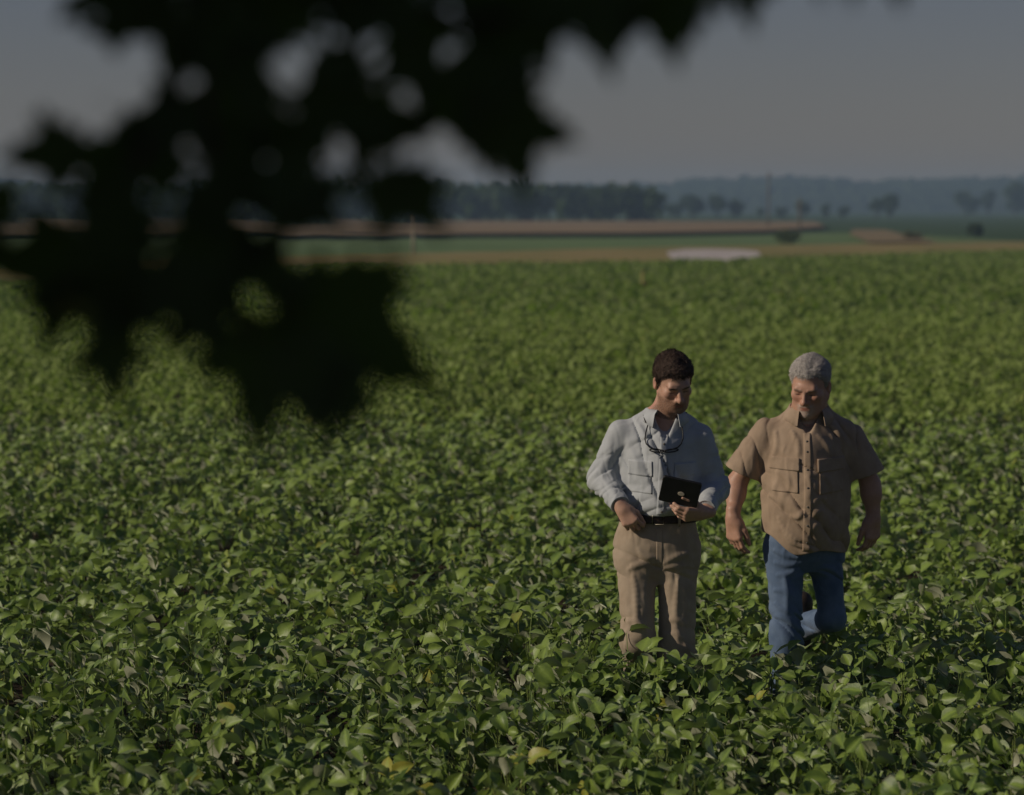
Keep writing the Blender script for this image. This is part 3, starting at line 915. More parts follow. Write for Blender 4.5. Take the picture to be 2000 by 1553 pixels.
def surface(fn, lo, hi, h):
    """mesh of fn = 0 by surface nets on a sparse-evaluated grid"""
    lo = np.array(lo, float); hi = np.array(hi, float)
    B = 4
    nb = np.ceil((hi - lo) / (h * B)).astype(int)
    cc = [lo[i] + (np.arange(nb[i]) + 0.5) * B * h - 0.5 * h for i in range(3)]
    g = np.stack(np.meshgrid(*cc, indexing='ij'), -1).reshape(-1, 3).astype(np.float32)
    dc = fn(g).reshape(nb)
    D = np.repeat(np.repeat(np.repeat(dc, B, 0), B, 1), B, 2).astype(np.float32)
    near = np.abs(dc) < B * h * 1.7
    idx = np.argwhere(near)
    off = np.stack(np.meshgrid(*[np.arange(B)] * 3, indexing='ij'), -1).reshape(-1, 3)
    pts = (idx[:, None, :] * B + off[None]).reshape(-1, 3)
    d = np.concatenate([fn((lo + c * h).astype(np.float32)) for c in np.array_split(pts, max(1, len(pts) // 400000))])
    D[pts[:, 0], pts[:, 1], pts[:, 2]] = d
    S = D < 0
    s8 = np.zeros(tuple(np.array(D.shape) - 1), np.int8)
    corners = [(i, j, k) for i in (0, 1) for j in (0, 1) for k in (0, 1)]
    n0, n1, n2 = s8.shape
    for (i, j, k) in corners:
        s8 += S[i:i + n0, j:j + n1, k:k + n2]
    cells = np.argwhere((s8 > 0) & (s8 < 8))
    val = np.stack([D[cells[:, 0] + i, cells[:, 1] + j, cells[:, 2] + k] for (i, j, k) in corners], 1)
    cor = np.array(corners, float)
    acc = np.zeros((len(cells), 3)); cnt = np.zeros(len(cells))
    for a in range(8):
        for b in range(a + 1, 8):
            if np.abs(cor[a] - cor[b]).sum() == 1:
                m = (val[:, a] < 0) != (val[:, b] < 0)
                t = val[:, a] / np.where(m, val[:, a] - val[:, b], 1)
                acc += np.where(m[:, None], cor[a] + t[:, None] * (cor[b] - cor[a]), 0); cnt += m
    V = lo + (cells + acc / cnt[:, None]) * h
    cid = np.full(s8.shape, -1, np.int32)
    cid[cells[:, 0], cells[:, 1], cells[:, 2]] = np.arange(len(cells))
    quads = []
    for ax in range(3):
        sl0 = [slice(1, -1)] * 3; sl1 = [slice(1, -1)] * 3
        sl0[ax] = slice(0, -1); sl1[ax] = slice(1, None)
        s0 = S[tuple(sl0)]; s1 = S[tuple(sl1)]
        e = np.argwhere(s0 != s1)
        base = e.copy()
        for o in range(3):
            if o != ax: base[:, o] += 1
        inside = s0[e[:, 0], e[:, 1], e[:, 2]]
        u, v = [(1, 2), (2, 0), (0, 1)][ax]
        def c(du, dv):
            q = base.copy(); q[:, u] -= du; q[:, v] -= dv
            return cid[q[:, 0], q[:, 1], q[:, 2]]
        q = np.stack([c(1, 1), c(0, 1), c(0, 0), c(1, 0)], 1)
        q = np.where(inside[:, None], q, q[:, ::-1])
        quads.append(q[(q >= 0).all(1)])
    return V, np.concatenate(quads)

def front_y(fn, X, Z, y_far=-0.5, y_near=0.05):
    """y of the front surface (facing -y) over points X, Z"""
    X = np.asarray(X, np.float32).ravel(); Z = np.asarray(Z, np.float32).ravel()
    y = np.full(len(X), y_far, np.float32)
    for _ in range(70):
        d = fn(np.stack([X, y, Z], 1))
        y = np.minimum(y + np.clip(d * 0.7, -0.004, 0.03), y_near)
    return y

def ridged(base, lines, r=0.0070, k=0.016, sink=0.004):
    """cloth with raised folds: each line is a list of (x, z) on the front of base"""
    allx = [p[0] for l in lines for p in l]; allz = [p[1] for l in lines for p in l]
    ys = list(front_y(base, allx, allz))
    chains = []
    for l in lines:
        yl = np.array([ys.pop(0) for _ in l], float)
        for _ in range(3):            # even out the small creases underneath
            yl = np.convolve(np.pad(yl, 1, mode='edge'), (0.25, 0.5, 0.25), 'valid')
        pts = [(x, float(y) + sink, z) for (x, z), y in zip(l, yl)]
        n = len(pts)
        rad = [r * (0.35 + 0.9 * math.sin(math.pi * (i + 0.6) / (n + 0.2))) for i in range(n)]
        c = np.mean(np.array(pts), 0)
        R_ = max(np.linalg.norm(np.array(p) - c) for p in pts) + 0.05
        chains.append((pts, rad, c, R_))
    def f(P):
        d = base(P)
        for pts, rad, c, R_ in chains:
            m = ((P - A(*c)) ** 2).sum(1) < R_ * R_
            if m.any():
                d[m] = smin(d[m], chain(P[m], pts, rad, 0.008), k)
        return d
    return f

def bow(x0, z0, x1, z1, b=0.012, n=8):
    t = np.linspace(0, 1, n)
    nx, nz = -(z1 - z0), (x1 - x0)
    L = math.hypot(nx, nz) + 1e-9
    o = b * np.sin(np.pi * t)
    return [(float(x0 + (x1 - x0) * q + nx / L * w), float(z0 + (z1 - z0) * q + nz / L * w)) for q, w in zip(t, o)]

def patch(fn, quad, nu, nv, lift=0.004, thick=0.006, round_=0.0):
    """raised cloth patch on the front of fn over the quad [(x,z) bl, br, tr, tl]"""
    q = np.array(quad, float)
    u, v = np.meshgrid(np.linspace(0, 1, nu), np.linspace(0, 1, nv))
    pt = ((1 - u) * (1 - v))[..., None] * q[0] + (u * (1 - v))[..., None] * q[1] + (u * v)[..., None] * q[2] + ((1 - u) * v)[..., None] * q[3]
    X, Z = pt[..., 0].ravel(), pt[..., 1].ravel()
    Y = front_y(fn, X, Z)
    edge = (np.minimum.reduce([u, 1 - u, v, 1 - v]).ravel() < 1e-6)
    top = np.stack([X, Y - lift, Z], 1)
    bot = np.stack([X, Y - lift + thick, Z], 1)
    V = np.concatenate([top, bot])
    n = nu * nv
    F = []
    for i in range(nv - 1):
        for j in range(nu - 1):
            a = i * nu + j
            F.append((a, a + 1, a + nu + 1, a + nu))
    ring = [j for j in range(nu)] + [i * nu + nu - 1 for i in range(1, nv)] + [(nv - 1) * nu + j for j in range(nu - 2, -1, -1)] + [i * nu for i in range(nv - 2, 0, -1)]
    for a, b in zip(ring, ring[1:] + ring[:1]):
        F.append((b, a, a + n, b + n))
    return V, np.array(F)

def hand_sdf(P, wrist, e2, e3, thumb_sign, curl, spread=0.0, scale=1.0, thumb=(0.75, 0.35), palm_curl=0.0):
    """hand from the wrist: e2 towards the fingers, e3 out of the back of the hand; thumb on +e1 * thumb_sign"""
    e2 = Vector(e2).normalized(); e3 = Vector(e3); e3 = (e3 - e2 * e3.dot(e2)).normalized()
    e1 = e2.cross(e3).normalized() * thumb_sign
    Mx = np.array([tuple(e1), tuple(e2), tuple(e3)], np.float32)
    Q = ((P - A(*wrist)) @ Mx.T) / scale
    d = cone(Q, (0, -0.03, 0), (0, 0.02, 0), 0.027, 0.029)
    # palm: four metacarpals side by side
    roots = []
    for i, (x, y) in enumerate([(0.030, 0.092), (0.010, 0.096), (-0.011, 0.091), (-0.030, 0.082)]):
        d = smin(d, cone(Q, (x * 0.55, 0.012, 0.0), (x, y, 0.0), 0.017, 0.0125), 0.018)
        roots.append((x, y))
    d = smin(d, sph(Q, (0.024, 0.035, -0.012), 0.020), 0.02)
    lens = [(0.042, 0.026, 0.020), (0.046, 0.029, 0.021), (0.042, 0.027, 0.020), (0.034, 0.020, 0.018)]
    for i, ((x, y), ls) in enumerate(zip(roots, lens)):
        a = 0.0; p = np.array((x, y, 0.0)); rr = (0.0098, 0.0088, 0.0080, 0.0068)
        f = None
        for j, l in enumerate(ls):
            a += curl[i] * (0.9, 1.15, 0.7)[j]
            sx = spread * (1.5 - i) * 0.4
            q = p + l * np.array((math.sin(sx) * math.cos(a), math.cos(a) * math.cos(sx), -math.sin(a)))
            c = cone(Q, tuple(p), tuple(q), rr[j], rr[j + 1])
            f = c if f is None else smin(f, c, 0.004)
            p = q
        d = smin(d, f, 0.006)
    t0 = np.array((0.022, 0.022, -0.008)); t1 = t0 + np.array((math.sin(thumb[0]) * 0.045, math.cos(thumb[0]) * 0.045, -0.012))
    t2 = t1 + np.array((math.sin(thumb[1]) * 0.034, math.cos(thumb[1]) * 0.034, -0.010))
    t3 = t2 + np.array((math.sin(thumb[1] * 0.6) * 0.026, math.cos(thumb[1] * 0.6) * 0.026, -0.010))
    d = smin(d, chain(Q, [t0, t1, t2, t3], [0.0165, 0.0125, 0.0105, 0.0085], 0.006), 0.010)
    return d * scale

def head_frame(center, pitch, yaw, roll, size=1.0):
    m = Matrix.Rotation(yaw, 3, 'Z') @ Matrix.Rotation(roll, 3, 'Y') @ Matrix.Rotation(pitch, 3, 'X')
    return np.array(center, np.float32), np.array(m, np.float32), size

def to_head(P, fr):
    return (P - fr[0]) @ fr[1] / fr[2]           # world -> head axes (rows of the inverse)

def from_head(p, fr):
    return tuple(fr[1] @ np.array(p, np.float32) * fr[2] + fr[0])

def head_sdf(Q, jaw=1.0, fat=0.0):
    """skull and face, looking along -y; about 0.23 m from chin to crown"""
    d = ell(Q, (0, 0.014, 0.036), (0.0755, 0.096, 0.083))
    d = smin(d, ell(Q, (0, -0.028, -0.028), (0.0615 + fat, 0.068, 0.078)), 0.03)
    d = smin(d, ell(Q, (0, -0.045, -0.080), (0.041 * jaw + fat, 0.044, 0.034)), 0.03)
    d = smin(d, sph(Q, (0, -0.080, -0.098), 0.019 * jaw), 0.025)
    for s in (-1, 1):
        d = smin(d, cone(Q, (s * (0.052 + fat), 0.0, -0.045), (s * 0.028, -0.062, -0.093), 0.017 * jaw, 0.016), 0.03)
        d = smin(d, sph(Q, (s * 0.043, -0.064, -0.017), 0.021 + fat * 0.4), 0.02)
    d = smin(d, cone(Q, (-0.034, -0.079, 0.022), (0.034, -0.079, 0.022), 0.014, 0.014), 0.016)
    for s in (-1, 1):
        d = smax(d, -ell(Q, (s * 0.0315, -0.102, 0.002), (0.019, 0.016, 0.0125)), 0.012)
        d = smin(d, ell(Q, (s * 0.0315, -0.0795, 0.002), (0.0155, 0.0105, 0.0105)), 0.004)
        # lid crease and heavy brow
        d = smin(d, cone(Q, (s * 0.016, -0.0935, 0.0165), (s * 0.045, -0.084, 0.0175), 0.0058, 0.0045), 0.008)
    # nose
    n = cone(Q, (0, -0.090, 0.012), (0, -0.1135, -0.030), 0.0075, 0.0105)
    n = smin(n, sph(Q, (0, -0.1155, -0.034), 0.0105), 0.008)
    for s in (-1, 1):
        n = smin(n, sph(Q, (s * 0.0125, -0.1015, -0.0375), 0.0085), 0.006)
    d = smin(d, n, 0.010)
    # mouth
    d = smin(d, ell(Q, (0, -0.084, -0.062), (0.029, 0.016, 0.019)), 0.014)
    d = smin(d, cone(Q, (-0.018, -0.0935, -0.0590), (0.018, -0.0935, -0.0590), 0.0045, 0.0045), 0.005)
    d = smin(d, cone(Q, (-0.015, -0.0935, -0.0705), (0.015, -0.0935, -0.0705), 0.0055, 0.0055), 0.005)
    d = smax(d, -cone(Q, (-0.022, -0.1005, -0.0648), (0.022, -0.1005, -0.0648), 0.0032, 0.0032), 0.004)
    # ears
    for s in (-1, 1):
        e = ell(Q, (s * 0.0800, 0.014, -0.006), (0.0085, 0.019, 0.032))
        e = smax(e, -ell(Q, (s * 0.0880, 0.008, -0.003), (0.0065, 0.010, 0.017)), 0.005)
        d = smin(d, e, 0.007)
    return d
# ------------------------------------------------------------------ materials for people
def mat_skin(name):
    t = NT(name)
    at = t.n('ShaderNodeAttribute', attribute_name='Col')
    n = t.noise(60.0, 3)
    col = t.mix(0.35, at.outputs['Color'], t.mix(1.0, at.outputs['Color'], t.ramp(n.outputs['Fac'], [(0.3, (0.75, 0.66, 0.6)), (0.7, (1.1, 1.05, 1.0))]).outputs[0], 'MULTIPLY'))
    nb = t.noise(420.0, 2)
    b = t.bsdf(col, 0.48, 0.4, t.bump(nb.outputs['Fac'], 0.15, 0.001))
    b.inputs['Subsurface Weight'].default_value = 0.08
    b.inputs['Subsurface Radius'].default_value = (0.012, 0.004, 0.002)
    return t.done(b.outputs[0])
def mat_cloth(name, a, b_, scale=14.0, rough=0.88, weave=900.0, sheen=0.1, bump=0.65, crease=22.0):
    t = NT(name)
    n = t.noise(scale, 4)
    col = t.ramp(n.outputs['Fac'], [(0.3, a), (0.7, b_)]).outputs[0]
    w = t.noise(weave, 1)
    mp_ = t.n('ShaderNodeMapping')
    mp_.inputs['Rotation'].default_value = (0.0, 0.45, 0.0)
    mp_.inputs['Scale'].default_value = (1.0, 1.0, 0.38)
    t.l(t.n('ShaderNodeTexCoord').outputs['Object'], mp_.inputs['Vector'])
    n2 = t.noise(crease, 3, 0.5, vec=mp_.outputs[0], dist=0.5)
    n2.noise_type = 'RIDGED_MULTIFRACTAL'
    wr = t.bump(n2.outputs['Fac'], bump, 0.010)
    wv = t.n('ShaderNodeBump'); wv.inputs['Strength'].default_value = 0.2; wv.inputs['Distance'].default_value = 0.001
    t.l(w.outputs['Fac'], wv.inputs['Height']); t.l(wr, wv.inputs['Normal'])
    b = t.bsdf(col, rough, 0.2, wv.outputs[0])
    b.inputs['Sheen Weight'].default_value = sheen
    return t.done(b.outputs[0])
def mat_hair(name, a, b_, scale):
    t = NT(name)
    n = t.noise(scale, 4, 0.65, dist=1.0)
    col = t.ramp(n.outputs['Fac'], [(0.32, a), (0.68, b_)]).outputs[0]
    return t.done(t.bsdf(col, 0.55, 0.4, t.bump(n.outputs['Fac'], 0.9, 0.006)).outputs[0])
M_skin = mat_skin('skin')
M_shirt_blue = mat_cloth('pale_blue_grey_cotton', (0.41, 0.435, 0.455), (0.50, 0.525, 0.545))
M_shirt_tan = mat_cloth('tan_cotton', (0.32, 0.235, 0.165), (0.42, 0.315, 0.225))
M_khaki = mat_cloth('khaki_twill', (0.34, 0.265, 0.19), (0.43, 0.345, 0.255))
M_denim = mat_cloth('blue_denim', (0.075, 0.12, 0.205), (0.15, 0.21, 0.32), scale=10, weave=700)
M_belt = mat_noise('brown_leather', [(0.3, (0.022, 0.012, 0.008)), (0.7, (0.045, 0.024, 0.016))], 40, 0.5, 0.4)
M_buckle = NT('dull_metal'); _b = M_buckle.bsdf((0.32, 0.29, 0.24), 0.35, 0.5); _b.inputs['Metallic'].default_value = 1.0; M_buckle = M_buckle.done(_b.outputs[0])
M_boot = mat_noise('boot_leather', [(0.3, (0.03, 0.02, 0.014)), (0.7, (0.06, 0.042, 0.03))], 30, 0.6, 0.3)
M_button = mat_noise('button', [(0.3, (0.16, 0.14, 0.12)), (0.7, (0.2, 0.18, 0.15))], 30, 0.4, 0.5)
M_hair_brown = mat_hair('dark_brown_curls', (0.02, 0.012, 0.008), (0.12, 0.07, 0.045), 130)
M_hair_grey = mat_hair('grey_hair', (0.30, 0.27, 0.245), (0.66, 0.62, 0.58), 110)
M_black = mat_noise('black_plastic', [(0.3, (0.008, 0.008, 0.008)), (0.7, (0.014, 0.013, 0.012))], 20, 0.5, 0.4)
M_emblem = mat_noise('pale_emblem', [(0.3, (0.50, 0.43, 0.33)), (0.7, (0.60, 0.53, 0.42))], 20, 0.5, 0.4)
M_screen = mat_noise('tablet_glass', [(0.3, (0.02, 0.02, 0.024)), (0.7, (0.03, 0.03, 0.034))], 5, 0.1, 0.5)

def clamp01(x): return np.clip(x, 0, 1)
def sstep(a, b, x):
    t = clamp01((x - a) / (b - a)); return t * t * (3 - 2 * t)

def skin_cols(V, frame, base, cheek, lip, brow, beard, beard_fn, seed):
    Q = to_head(V.astype(np.float32), frame)
    n = len(V)
    c = np.tile(np.array(base), (n, 1)).astype(float)
    def blend(mask, col):
        nonlocal c
        c = c * (1 - mask[:, None]) + np.array(col) * mask[:, None]
    x, y, z = Q.T
    inhead = (np.linalg.norm(Q, axis=1) < 0.17)
    fr = (y < -0.03) & inhead
    ch = np.exp(-(((np.abs(x) - 0.04) / 0.02) ** 2 + ((z + 0.025) / 0.02) ** 2)) * fr
    nose = np.exp(-((x / 0.014) ** 2 + ((z + 0.03) / 0.018) ** 2)) * (y < -0.095) * inhead
    ears = (np.abs(x) > 0.072) * inhead * (y > -0.02)
    blend(clamp01(ch * 0.6 + nose * 0.5 + ears * 0.5), cheek)
    bm = clamp01(beard_fn(x, y, z) * inhead * (0.75 + 0.35 * snoise(V.astype(np.float32), 700, seed)))
    blend(bm, beard)
    lp = np.exp(-((x / 0.021) ** 4 + ((z + 0.0655) / 0.0078) ** 4)) * (y < -0.085) * inhead
    blend(clamp01(lp * 0.9), lip)
    br = np.exp(-(((np.abs(x) - 0.031) / 0.019) ** 4 + ((z - 0.0185 - 0.06 * (np.abs(x) - 0.03)) / 0.0048) ** 4)) * (y < -0.06) * inhead
    blend(clamp01(br * 0.9), brow)
    lash = np.exp(-(((np.abs(x) - 0.0315) / 0.0125) ** 4 + ((z + 0.0035) / 0.0024) ** 4)) * (y < -0.07) * inhead
    blend(clamp01(lash * 0.85), (0.03, 0.018, 0.012))
    return c

def hair_sdf(Q, thick, line, nape=-0.06, curl=70, amp=0.005, seed=3, side=0.0, stretch=1.0):
    """hair cap over the skull: hairline height `line` at the brow"""
    x, y, z = Q.T
    d = ell(Q, (0, 0.016, 0.040), (0.0765, 0.097, 0.084))
    # the face side: limit falls from the brow line to the temples, sideburns, nape
    lim = np.interp(y, [-0.12, -0.085, -0.05, -0.028, -0.012, 0.012, 0.03, 0.07, 0.13],
                    [line + 0.008, line, line - 0.008, line - 0.035, -0.030, -0.032 + side, -0.012, nape, nape])
    lim = lim + 0.006 * snoise(Q, 160, seed + 1, 2) + np.where(y < -0.05, 0.020 * sstep(0.03, 0.062, np.abs(x)) * -0.4 + 0.010 * np.exp(-((np.abs(x) - 0.045) / 0.015) ** 2), 0)
    grow = sstep(-0.002, 0.032, z - lim)          # hair starts flat at the hairline
    d = d - thick * (0.10 + 0.90 * grow) * (0.38 + 0.62 * sstep(-0.02, 0.075, z))
    d = d + amp * (0.25 + 0.75 * grow) * snoise(Q * A(1, stretch, 0.8), curl, seed, 3)
    return smax(d, (lim - z) * 0.8, 0.006)

def strands(V, F, comb, n, length, width, rough, lift, seed, zmin=-1e9):
    """fine locks growing out of a hair cap, combed along comb(P)"""
    r = np.random.default_rng(seed)
    tri = F[r.integers(0, len(F), n)]
    w = r.dirichlet((1, 1, 1, 1), n)
    P = (V[tri] * w[..., None]).sum(1)
    N = np.cross(V[tri[:, 2]] - V[tri[:, 0]], V[tri[:, 3]] - V[tri[:, 1]])
    N /= np.linalg.norm(N, axis=1)[:, None] + 1e-9
    D = comb(P) + r.normal(0, rough, (n, 3))
    D -= N * (D * N).sum(1)[:, None]
    D /= np.linalg.norm(D, axis=1)[:, None] + 1e-9
    S = np.cross(D, N)
    L = length * r.uniform(0.5, 1.3, n)[:, None]
    W = width * r.uniform(0.6, 1.4, n)[:, None]
    curl = r.normal(0, 0.35, n)[:, None] * S
    p0 = P - N * 0.001
    p1 = P + D * L * 0.5 + N * (lift * L) + curl * L * 0.3
    p2 = P + D * L * 0.95 + N * (lift * L * 0.9) - curl * L * 0.4
    Vs = np.stack([p0 - S * W, p0 + S * W, p1 + S * W * 0.8, p1 - S * W * 0.8, p2], 1).reshape(-1, 3)
    b = np.arange(n)[:, None] * 5
    return Vs, np.concatenate([b + np.array([[0, 1, 2, 3]])]), np.concatenate([b + np.array([[3, 2, 4]])])

def hair_mesh(V, F, comb, n, length, width, rough, lift, seed, mat):
    Vs, Fq, Ft = strands(V, F, comb, n, length, width, rough, lift, seed)
    return mesh_np('hair', np.concatenate([V, Vs]), [np.concatenate([F, Fq + len(V)]), Ft + len(V)], mat)

def collar_np(center, rx, ry, z0, gap, h, flap, point, tilt, thick=0.004):
    """shirt collar: stand and folded-down flap with two points; open at the front (-y)"""
    n = 40
    V = []
    for i in range(n + 1):
        a = gap + (2 * math.pi - 2 * gap) * i / n
        ca, sa = -math.cos(a), math.sin(a)      # a = 0 is the front
        e = min(i, n - i) / n
        pt = math.exp(-(e / 0.07) ** 2)
        fz = z0 + tilt * ca * 0.5
        prof = [(0.0, -0.012), (0.0, h * 0.95), (0.004, h), (0.012, h * 0.86), (0.018 + flap * 0.25, h * 0.2), (0.016 + flap * 0.42 + 0.012 * pt, h - flap - point * pt)]
        for (dr, dz) in prof:
            V.append((center[0] + sa * (rx + dr) * 1.0, center[1] + ca * (ry + dr) - 0.018 * pt * (dr > 0.01), fz + dz - (0.012 * pt if dr < 0.013 else 0)))
    k = 6
    V = np.array(V)
    # thickness: a second skin pushed inward
    ctr = np.array([center[0], center[1], z0])
    inn = V.copy()
    dirv = V - ctr; dirv[:, 2] = 0; dirv /= np.linalg.norm(dirv, axis=1)[:, None]
    inn = V - dirv * thick
    F = []
    N = len(V)
    for i in range(n):
        for j in range(k - 1):
            a = i * k + j
            F.append((a, a + 1, a + k + 1, a + k)); F.append((N + a, N + a + k, N + a + k + 1, N + a + 1))
        F.append((i * k, i * k + k, N + i * k + k, N + i * k)); b = i * k + k - 1
        F.append((b, N + b, N + b + k, b + k))
    for i in (0, n):
        for j in range(k - 1):
            a = i * k + j
            q = (a, N + a, N + a + 1, a + 1)
            F.append(q if i else q[::-1])
    return np.concatenate([V, inn]), np.array(F)

def button(fn, x, z, parent, r=0.0050):
    y = float(front_y(fn, [x], [z])[0])
    V, F = tube_np([(x, y + 0.002, z), (x, y - 0.002, z), (x, y - 0.003, z)], [r, r, r * 0.8], 10)
    obj('button', mesh_np('button', V, F, M_button), parent)

def boot(P, ankle, toe_dir, top):
    a = np.array(ankle, float); d = np.array(toe_dir, float); d /= np.linalg.norm(d)
    f = cone(P, tuple(a), tuple(a + (0, 0, top)), 0.052, 0.056)
    f = smin(f, cone(P, tuple(a + d * 0.01 + (0, 0, -0.045)), tuple(a + d * 0.165 + (0, 0, -0.058)), 0.047, 0.038), 0.04)
    f = smin(f, sph(P, tuple(a - d * 0.045 + (0, 0, -0.055)), 0.040), 0.03)
    return smax(f, (a[2] - 0.10) - P[:, 2], 0.006)

# ================================================================== first man: pale shirt, khaki trousers, tablet
def man_one():
    fr = head_frame((0.064, -0.058, 1.682), R(27), R(13), R(-5), 0.97)
    # ---- limbs, metres from the ground point between his feet
    shL, shR = (-0.160, 0.01, 1.452), (0.184, 0.01, 1.432)
    elL, elR = (-0.238, 0.035, 1.255), (0.250, 0.03, 1.215)
    wrL, wrR = (-0.168, -0.125, 1.160), (0.196, -0.200, 1.148)
    neck0 = (0.028, 0.012, 1.50); neck1 = from_head((0, 0.022, -0.06), fr)
    hL = dict(wrist=(-0.162, -0.134, 1.152), e2=(0.50, -0.30, -0.80), e3=(-0.25, -0.93, 0.22), thumb_sign=-1, curl=(0.70, 0.82, 0.90, 0.98), spread=0.25, scale=0.90, thumb=(0.55, 0.05))
    hR = dict(wrist=(0.188, -0.226, 1.135), e2=(-0.86, -0.40, -0.05), e3=(0.10, -0.78, -0.62), thumb_sign=1, curl=(0.55, 0.60, 0.68, 0.75), scale=0.95, thumb=(0.8, 0.3))
    tz, tcx, tcy, trx, try_ = smooth_keys([0.90, 1.00, 1.10, 1.20, 1.34, 1.45, 1.52, 1.56], [0.0, 0.0, 0.006, 0.01, 0.012, 0.014, 0.018, 0.024], [0.0, 0.0, 0.0, 0.002, 0.004, 0.012, 0.016, 0.016],
                                          [0.165, 0.160, 0.150, 0.150, 0.163, 0.165, 0.125, 0.065], [0.112, 0.108, 0.105, 0.106, 0.115, 0.105, 0.08, 0.055])
    hipL, hipR = (-0.095, 0.0, 0.90), (0.095, 0.0, 0.90)
    knL, knR = (-0.090, -0.135, 0.575), (0.082, -0.08, 0.50)
    anL, anR = (-0.075, 0.145, 0.290), (0.082, -0.105, 0.10)

    def body(P):
        def hd(P):
            Q = to_head(P, fr)
            d = head_sdf(Q, 1.0)
            # short beard has a little body of its own
            return (d - 0.0030 * sstep(-0.035, -0.05, Q[:, 2]) * (Q[:, 1] < -0.02) * (np.abs(d) < 0.05)) * fr[2]
        d = near_only(P, fr[0], 0.20, hd)
        d = smin(d, cone(P, neck0, neck1, 0.064, 0.056), 0.03)
        d = smin(d, loft(P, tz, tcx, tcy, trx * 0.86, try_ * 0.84, 2.0), 0.05)
        for s, e, w, h in ((shL, elL, wrL, hL), (shR, elR, wrR, hR)):
            d = smin(d, chain(P, [s, e, w], [0.040, 0.038, 0.027], 0.03), 0.04)
            d = smin(d, near_only(P, np.array(h['wrist']) + 0.09 * np.array(Vector(h['e2']).normalized()), 0.17, lambda q, h=h: hand_sdf(q, **h)), 0.012)
        for a, b, c in ((hipL, knL, anL), (hipR, knR, anR)):
            d = smin(d, chain(P, [a, b, c], [0.058, 0.036, 0.030], 0.04), 0.05)
        return d
    V, F = surface(body, (-0.36, -0.42, 0.02), (0.36, 0.28, 1.86), 0.0036)
    beard1 = lambda x, y, z: 0.80 * (sstep(-0.030, -0.052, z) * (y < 0.0) * sstep(0.004, -0.02, y) + 0.0) * (1 - np.exp(-((x / 0.016) ** 4 + ((z + 0.085) / 0.006) ** 4)) * 0.5)
    col = skin_cols(V, fr, (0.55, 0.34, 0.25), (0.57, 0.28, 0.205), (0.36, 0.14, 0.11), (0.045, 0.026, 0.016), (0.13, 0.068, 0.036), beard1, 41)
    man = obj('person', mesh_np('person', V, F, M_skin, attrs={'Col': col}))
    man.location = (P1[0], P1[1], 0)
    tag(man, 'man in pale blue-grey long-sleeved shirt and khaki trousers looking down at a tablet', 'person')

    V, F = surface(lambda P: hair_sdf(to_head(P, fr), 0.0075, 0.062, -0.050, 120, 0.0050, 51), (-0.10, -0.24, 1.52), (0.23, 0.14, 1.86), 0.0032)
    obj('hair', hair_mesh(V, F, lambda P: np.tile((0.2, -0.6, -0.3), (len(P), 1)), 9000, 0.016, 0.0011, 0.9, 0.35, 5, M_hair_brown), man)

    # ---- shirt
    sz, scx, scy, srx, sry = smooth_keys([1.06, 1.10, 1.16, 1.24, 1.34, 1.42, 1.46, 1.492, 1.517, 1.54, 1.565], [0.006, 0.008, 0.010, 0.012, 0.014, 0.016, 0.018, 0.020, 0.024, 0.028, 0.030], [0.0, 0.0, -0.004, -0.002, 0.002, 0.008, 0.012, 0.014, 0.012, 0.010, 0.006],
                                         [0.158, 0.168, 0.174, 0.174, 0.182, 0.188, 0.190, 0.182, 0.150, 0.106, 0.076], [0.122, 0.134, 0.138, 0.134, 0.140, 0.134, 0.118, 0.102, 0.088, 0.078, 0.070])
    def sleeve(P, s, e, w, seed):
        d = chain(P, [s, e, w], [0.060, 0.061, 0.043], 0.035)
        ax = np.array(w) - np.array(e); ax /= np.linalg.norm(ax)
        ax2 = np.array(e) - np.array(s); ax2 /= np.linalg.norm(ax2)
        near_e = np.exp(-(np.linalg.norm(P - A(*e), axis=1) / 0.13) ** 2)
        return d - 0.0085 * near_e * folds(P, tuple(ax2 * 0.75 + ax * 0.5), 150, seed) - 0.0055 * folds(P, tuple(ax + ax2 * 0.3 + np.array((0.3, 0.2, 0))), 120, seed + 7) - 0.0040 * folds(P, (0.9, 0.3, 0.2), 100, seed + 9)
    def shirt(P):
        d = loft(P, sz, scx, scy, srx, sry, 2.25, ef=1.42)
        d = d - 0.0125 * folds(P, (0.90, 0.1, 0.35), 90, 21, 1.2) * sstep(1.56, 1.48, P[:, 2]) + 0.003 * snoise(P, 30, 22)
        # blouse over the belt
        d = d - 0.010 * np.exp(-((P[:, 2] - 1.142) / 0.03) ** 2)
        for s, e, w, sd in ((shL, elL, wrL, 23), (shR, elR, wrR, 24)):
            d = smin(d, sleeve(P, s, e, w, sd), 0.025)
        # pull lines from the shoulder across the chest
        d = d - 0.0060 * folds(P, (-0.45, 0.0, 0.9), 110, 25, 1.0)
        # V opening at the neck
        v = np.minimum(cone(P, (0.032, -0.005, 1.60), (0.027, -0.128, 1.442), 0.074, 0.009), cone(P, (0.032, 0.0, 1.515), (0.045, -0.03, 1.75), 0.067, 0.09))
        d = smax(d, -v, 0.008)
        d = smax(d, 1.108 - P[:, 2] + 0.02 * P[:, 0], 0.01)
        # cuffs end at the wrists
        for e, w in ((elL, wrL), (elR, wrR)):
            n = np.array(w) - np.array(e); n /= np.linalg.norm(n)
            side = (P - A(*w)) @ n.astype(np.float32)
            far = np.linalg.norm(P - A(*w), axis=1) < 0.09
            d = np.where(far, smax(d, side - 0.004, 0.006), d)
        return d
    V, F = surface(shirt, (-0.36, -0.34, 1.075), (0.38, 0.22, 1.63), 0.0040)
    sh = obj('shirt', mesh_np('shirt', V, F, M_shirt_blue), man)
    V, F = collar_np((0.032, 0.008), 0.074, 0.072, 1.515, 0.50, 0.036, 0.052, 0.030, -0.05)
